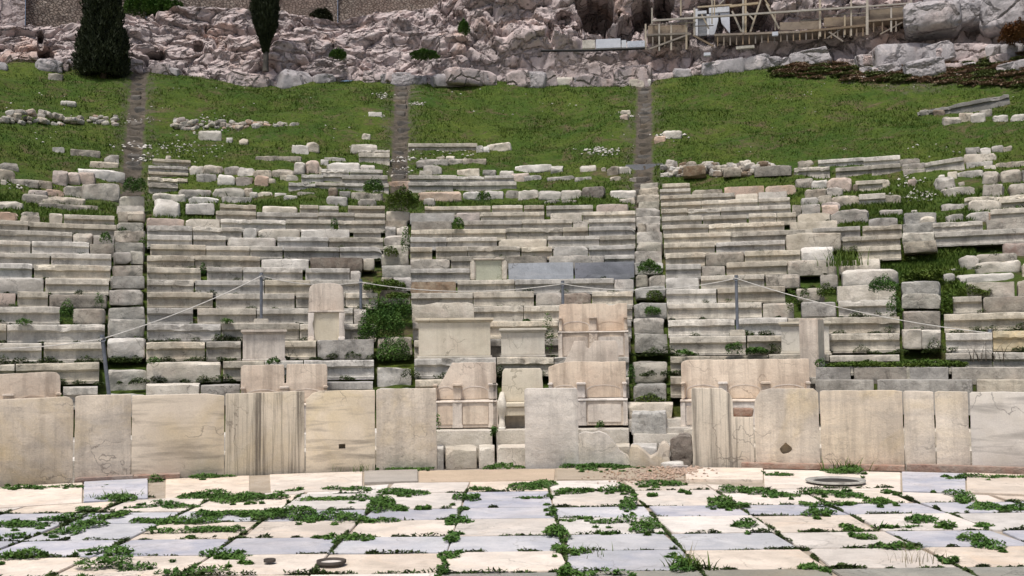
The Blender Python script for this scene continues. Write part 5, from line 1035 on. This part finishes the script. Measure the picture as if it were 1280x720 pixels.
# ------------------------------------------------------------------ scaffold and works at the cave
def scaffold():
    R = 47.3; base = at_R(970, 60, R); t = thing('wooden_scaffold', 'timber walkway and scaffold built against the cave mouth', 'scaffold', base)
    def P(x, y, r=R): return at_R(x, y, r)-base
    def b(x0, y0, x1, y1, wd, name, mat='wood', r=R, r2=None): beam(P(x0, y0, r), P(x1, y1, r2 or r), wd, t, name, M[mat])
    for (xa, ya, xb, yb_, nm, mt, wd) in [(815,26,1086,8,'ledger','wood_p',.085),(1086,8,1140,4,'ledger','wood_p',.07),(812,31,870,28,'guard_rail','wood',.05),(862,33,892,32,'guard_rail','wood',.04),(893,44,1000,40,'deck_edge','wood',.10),(1000,40,1082,32,'deck_edge','wood',.10),(1082,27,1140,22,'deck_edge','wood',.09),(808,44,862,42,'deck_edge','wood',.09),(1032,20,1084,16,'guard_rail','wood',.05),(1086,12,1140,7,'guard_rail','wood',.05),(1000,26,1030,24,'guard_rail','wood',.05),(912,8,948,4,'crossbar','wood_p',.10),(872,9,915,6,'crossbar','wood_p',.07)]:
        b(xa, ya, xb, yb_, wd, nm, mt)
    for (x, y0, y1, wd) in [(807,30,62,.08),(824,30,64,.07),(839,29,63,.07),(858,28,62,.09),(851,0,20,.07),(815,10,30,.07),(929,-12,41,.09),(932,-12,41,.09),(1025,-12,46,.09),(1064,-12,45,.07),(1084,-12,44,.11),(1139,-12,37,.08),(1114,10,40,.07),(1056,19,44,.07),(969,14,38,.05),(890,-12,30,.06),(893,-12,20,.05),(868,10,45,.09)]:
        b(x, y1, x, y0, wd, 'post', 'wood_p')
    for (xa, ya, xb, yb_, wd) in [(915,14,927,40,.08),(951,0,938,40,.08),(932,14,942,25,.07),(958,5,974,36,.08),(962,8,956,0,.06),(877,18,886,36,.06),(905,0,895,10,.05),(810,62,864,42,.08),(866,44,892,58,.08),(1036,40,1054,52,.07),(1052,36,1034,48,.06),(1100,43,1128,28,.06)]:
        b(xa, ya, xb, yb_, wd, 'brace', 'wood_p' if ya < 30 else 'wood')
    for i in range(24):
        x = 897+i*7.9; yt = 46-i*.55; b(x, yt+12, x, yt, .055, 'joist_post', 'wood')
    for x in (816,831,1092,1103,1120,1132): b(x, 58 if x < 900 else 40, x, 46 if x < 900 else 26, .055, 'joist_post', 'wood')
    # deck boards behind the edge beams, solid parapet planks
    for (xa, xb, ya, yb_) in [(809,862,44,42),(893,1000,43.5,39.5),(1000,1082,39.5,31.5),(1083,1140,26.5,21.5)]:
        a0, a1 = P(xa, ya), P(xb, yb_); c0, c1 = P(xa, ya, R+1.6), P(xb, yb_, R+1.6); c0.z = a0.z; c1.z = a1.z; V = [a0, a1, c1, c0]; V = V+[v-Vector((0,0,.06)) for v in V]
        link('deck', mesh(V, [[0,1,2,3],[7,6,5,4],[0,4,5,1],[1,5,6,2],[2,6,7,3],[3,7,4,0]], False), M['wood'], t)
    for (xa, xb, y0a, y1a, y0b, y1b) in [(810,857,32,43,31,41.5),(1030,1082,22,33.5,20,31),(1086,1139,13,25.5,8,21),(975,1024,28,38,26,36)]:
        r2 = R+.18; V = [P(xa,y1a,r2),P(xb,y1b,r2),P(xb,y0b,r2),P(xa,y0a,r2)]; V = V+[v+Vector((0,.05,0)) for v in V]
        link('plank_panel', mesh(V, [[0,1,2,3],[7,6,5,4],[0,4,5,1],[1,5,6,2],[2,6,7,3],[3,7,4,0]], False), M['wood'], t)
scaffold()
R = 48.1; base = at_R(890, 43, R); t = thing('doorway', 'white boarded doorway with a dark opening behind the scaffold', 'doorway', base, -math.atan2(base.x, base.y))
s_ = R/F
link('door_frame', boxes([(-20*s_,-17*s_,0,.3,0,34*s_),(-6*s_,-3*s_,0,.3,0,26*s_),(-17*s_,-6*s_,0,.3,27*s_,31*s_),(-3*s_,22*s_,0,.3,27.2*s_,34*s_)], .01), M['plaster'], t)
link('board', prism([(-3*s_,0),(3*s_,0),(8*s_,17*s_),(8.5*s_,27*s_),(-3*s_,27*s_)], .05, .2, .01), M['plaster'], t)
link('side_board', prism([(12*s_,14*s_),(22*s_,0),(22*s_,27*s_),(10*s_,27*s_)], .05, .2, .01), M['plaster'], t)
link('door_leaf', boxes([(-17*s_,-6*s_,.12,.2,0,26*s_)], .004), M['slate'], t)
def at_box(x, y0, y1, w_, R, mat, label, cat, name, d=.15):
    p = at_R(x, y1, R); H = at_R(x, y0, R).z-p.z; o = link(name, boxes([(-w_/2, w_/2, 0, d, 0, H)], .01), M[mat], loc=p, rz=-math.atan2(p.x, p.y)); return tag(o, label, cat)
at_box(969, 39.5, 44.5, .26, 47.1, 'plaster', 'small white box on the edge of the scaffold deck', 'box', 'white_box')
at_box(884, 65.5, 69.5, .3, 46.6, 'plaster', 'small white box on the rocks below the scaffold', 'box', 'white_box')
at_box(931.5, 57, 60.5, .8, 46.9, 'white', 'long white board lying at the foot of the scaffold', 'board', 'white_board')
for (x0, x1, y0, y1, mat, lab) in [(728,744,50,60.5,'white','pale low wall block, left of four below the caves'),(745,776,48.5,60,'plaster','white low wall block, second of four below the caves'),(777,783,50,59.5,'plaster','narrow low wall block below the caves'),(784,806,51,59,'plaster','greyish low wall block, rightmost of four below the caves')]:
    at_box((x0+x1)/2, y0, y1, (x1-x0)/F*47.2, 46.9, mat, lab, 'wall block', 'low_wall_block', .4)
# dark pipe below
a, b_ = at_R(676, 63.5, 46.7), at_R(806, 60.5, 46.7); tag(link('black_pipe', tube([Vector((0,0,0)), (b_-a)*.5-Vector((0,0,.04)), b_-a], .055, 8), M['dark'], loc=a), 'thin black pipe running along the foot of the cliff', 'pipe')
# boulders at right and along the cliff foot
for i, (x0, x1, y0, y1, R, lab) in enumerate([(1138,1194,6,40,47.6,'large smooth grey boulder right of the scaffold'),(1160,1215,-14,18,49.5,'brownish cliff block above the smooth grey boulder'),(1194,1250,4,34,48.6,'pale grey rock slab near the top right corner'),(1236,1300,-4,40,48.2,'big grey rock at the top right corner')]):
    p = at_R((x0+x1)/2, y1+4, R); H = at_R((x0+x1)/2, y0, R).z-p.z; W = (x1-x0)/F*R; a_ = math.atan2(p.x, p.y)
    tag(link('boulder', lump(W*1.1, 2.2, H, 4, .10, .08, cuts=14, smooth=40), M['boulder'], loc=(p.x, p.y, p.z), rz=-a_), lab, 'rock')
# low rocks breaking through the turf along the foot of the cliff, each one its own object
rk = random.Random(31)
def rock_band(x0, x1, ya0, yb0, ya1, yb1, n, smin, smax, where, mats, flat=(.3,.5)):
    sp_ = sorted(rk.uniform(x0, x1) for _ in range(n))
    for i, x in enumerate(sp_):
        u = (x-x0)/(x1-x0); y = rk.uniform(ya0+(ya1-ya0)*u, yb0+(yb1-yb0)*u); P, R = on_hill(x, y)
        if R > 49: R = 47.6
        a = math.atan2(P.x, P.y); z = hz1(a, R); W = rk.uniform(smin, smax)*rk.choice([1,1,1.6]); H = W*rk.uniform(*flat); mt = rk.choice(mats)
        o = link('rock_outcrop', lump(W, W*.8, H*1.7, 5, .07, max(.06, W/16), cuts=14, smooth=30), M[mt], loc=(R*math.sin(a), R*math.cos(a), z-H*.75), rz=-a+rk.uniform(-.4,.4)); o.rotation_euler.y = rk.uniform(-.15,.15)
        tag(o, '%s rock, %s from the left %s' % ({'cliff':'pinkish','boulder':'grey','white':'pale','pink':'reddish'}[mt], o_(i), where), 'rock', 'rocks along the foot of the cliff')
rock_band(470, 640, 70, 88, 72, 88, 15, .8, 1.9, 'in the flat ledge above the middle stair', ['cliff','cliff','boulder'], (.16,.26))
rock_band(640, 842, 66, 84, 62, 90, 24, .5, 1.3, 'in the uneven outcrop below the caves', ['cliff','cliff','boulder'])
rock_band(842, 1040, 64, 90, 52, 74, 34, .4, 1.3, 'in the pale outcrop below the scaffold', ['cliff','boulder','boulder'], (.2,.35))
rock_band(1040, 1280, 44, 60, 36, 54, 36, .5, 1.5, 'in the outcrop below the grey boulders', ['boulder','boulder','cliff'], (.2,.36))
rock_band(1080, 1290, 60, 92, 60, 88, 14, .4, 1.2, 'half buried in the scrub at upper right', ['boulder','cliff'], (.2,.35))
rock_band(0, 470, 78, 88, 72, 80, 22, .4, 1.0, 'at the foot of the left cliff', ['cliff','cliff','boulder'])
# shrubs
def far_bush(x0, y0, x1, y1, R, label, mat, seed):
    xm = (x0+x1)/2; p = at_R(xm, y1, R); H = at_R(xm, y0, R).z-p.z; V = leaves([(0,0,0,(x1-x0)/2/F*R,.7,H,0)], seed, .09, 1.8)
    tag(link('shrub', mesh(V, np.arange(len(V)).reshape(-1, 4), False), M[mat], loc=p, rz=-math.atan2(p.x, p.y)), label, 'shrub')
far_bush(1252, 28, 1310, 52, 46.3, 'russet brown shrub at the right edge', 'shrub', 1)
far_bush(150, -6, 232, 22, 52.5, 'bright green bush at the top between the cypresses', 'weed', 2)
far_bush(572, 26, 588, 42, 47.0, 'dark green shrub in a hollow of the cliff', 'weed', 3)
far_bush(410, 64, 434, 73, 47.2, 'low green shrub on the rocks right of the slender cypress', 'weed', 4)
far_bush(510, 64, 552, 71, 46.9, 'flat green shrub on the rock ledge above the middle stair', 'weed', 5)
far_bush(385, 14, 420, 30, 52.6, 'dark shrub at the foot of the masonry wall', 'cypress', 6)
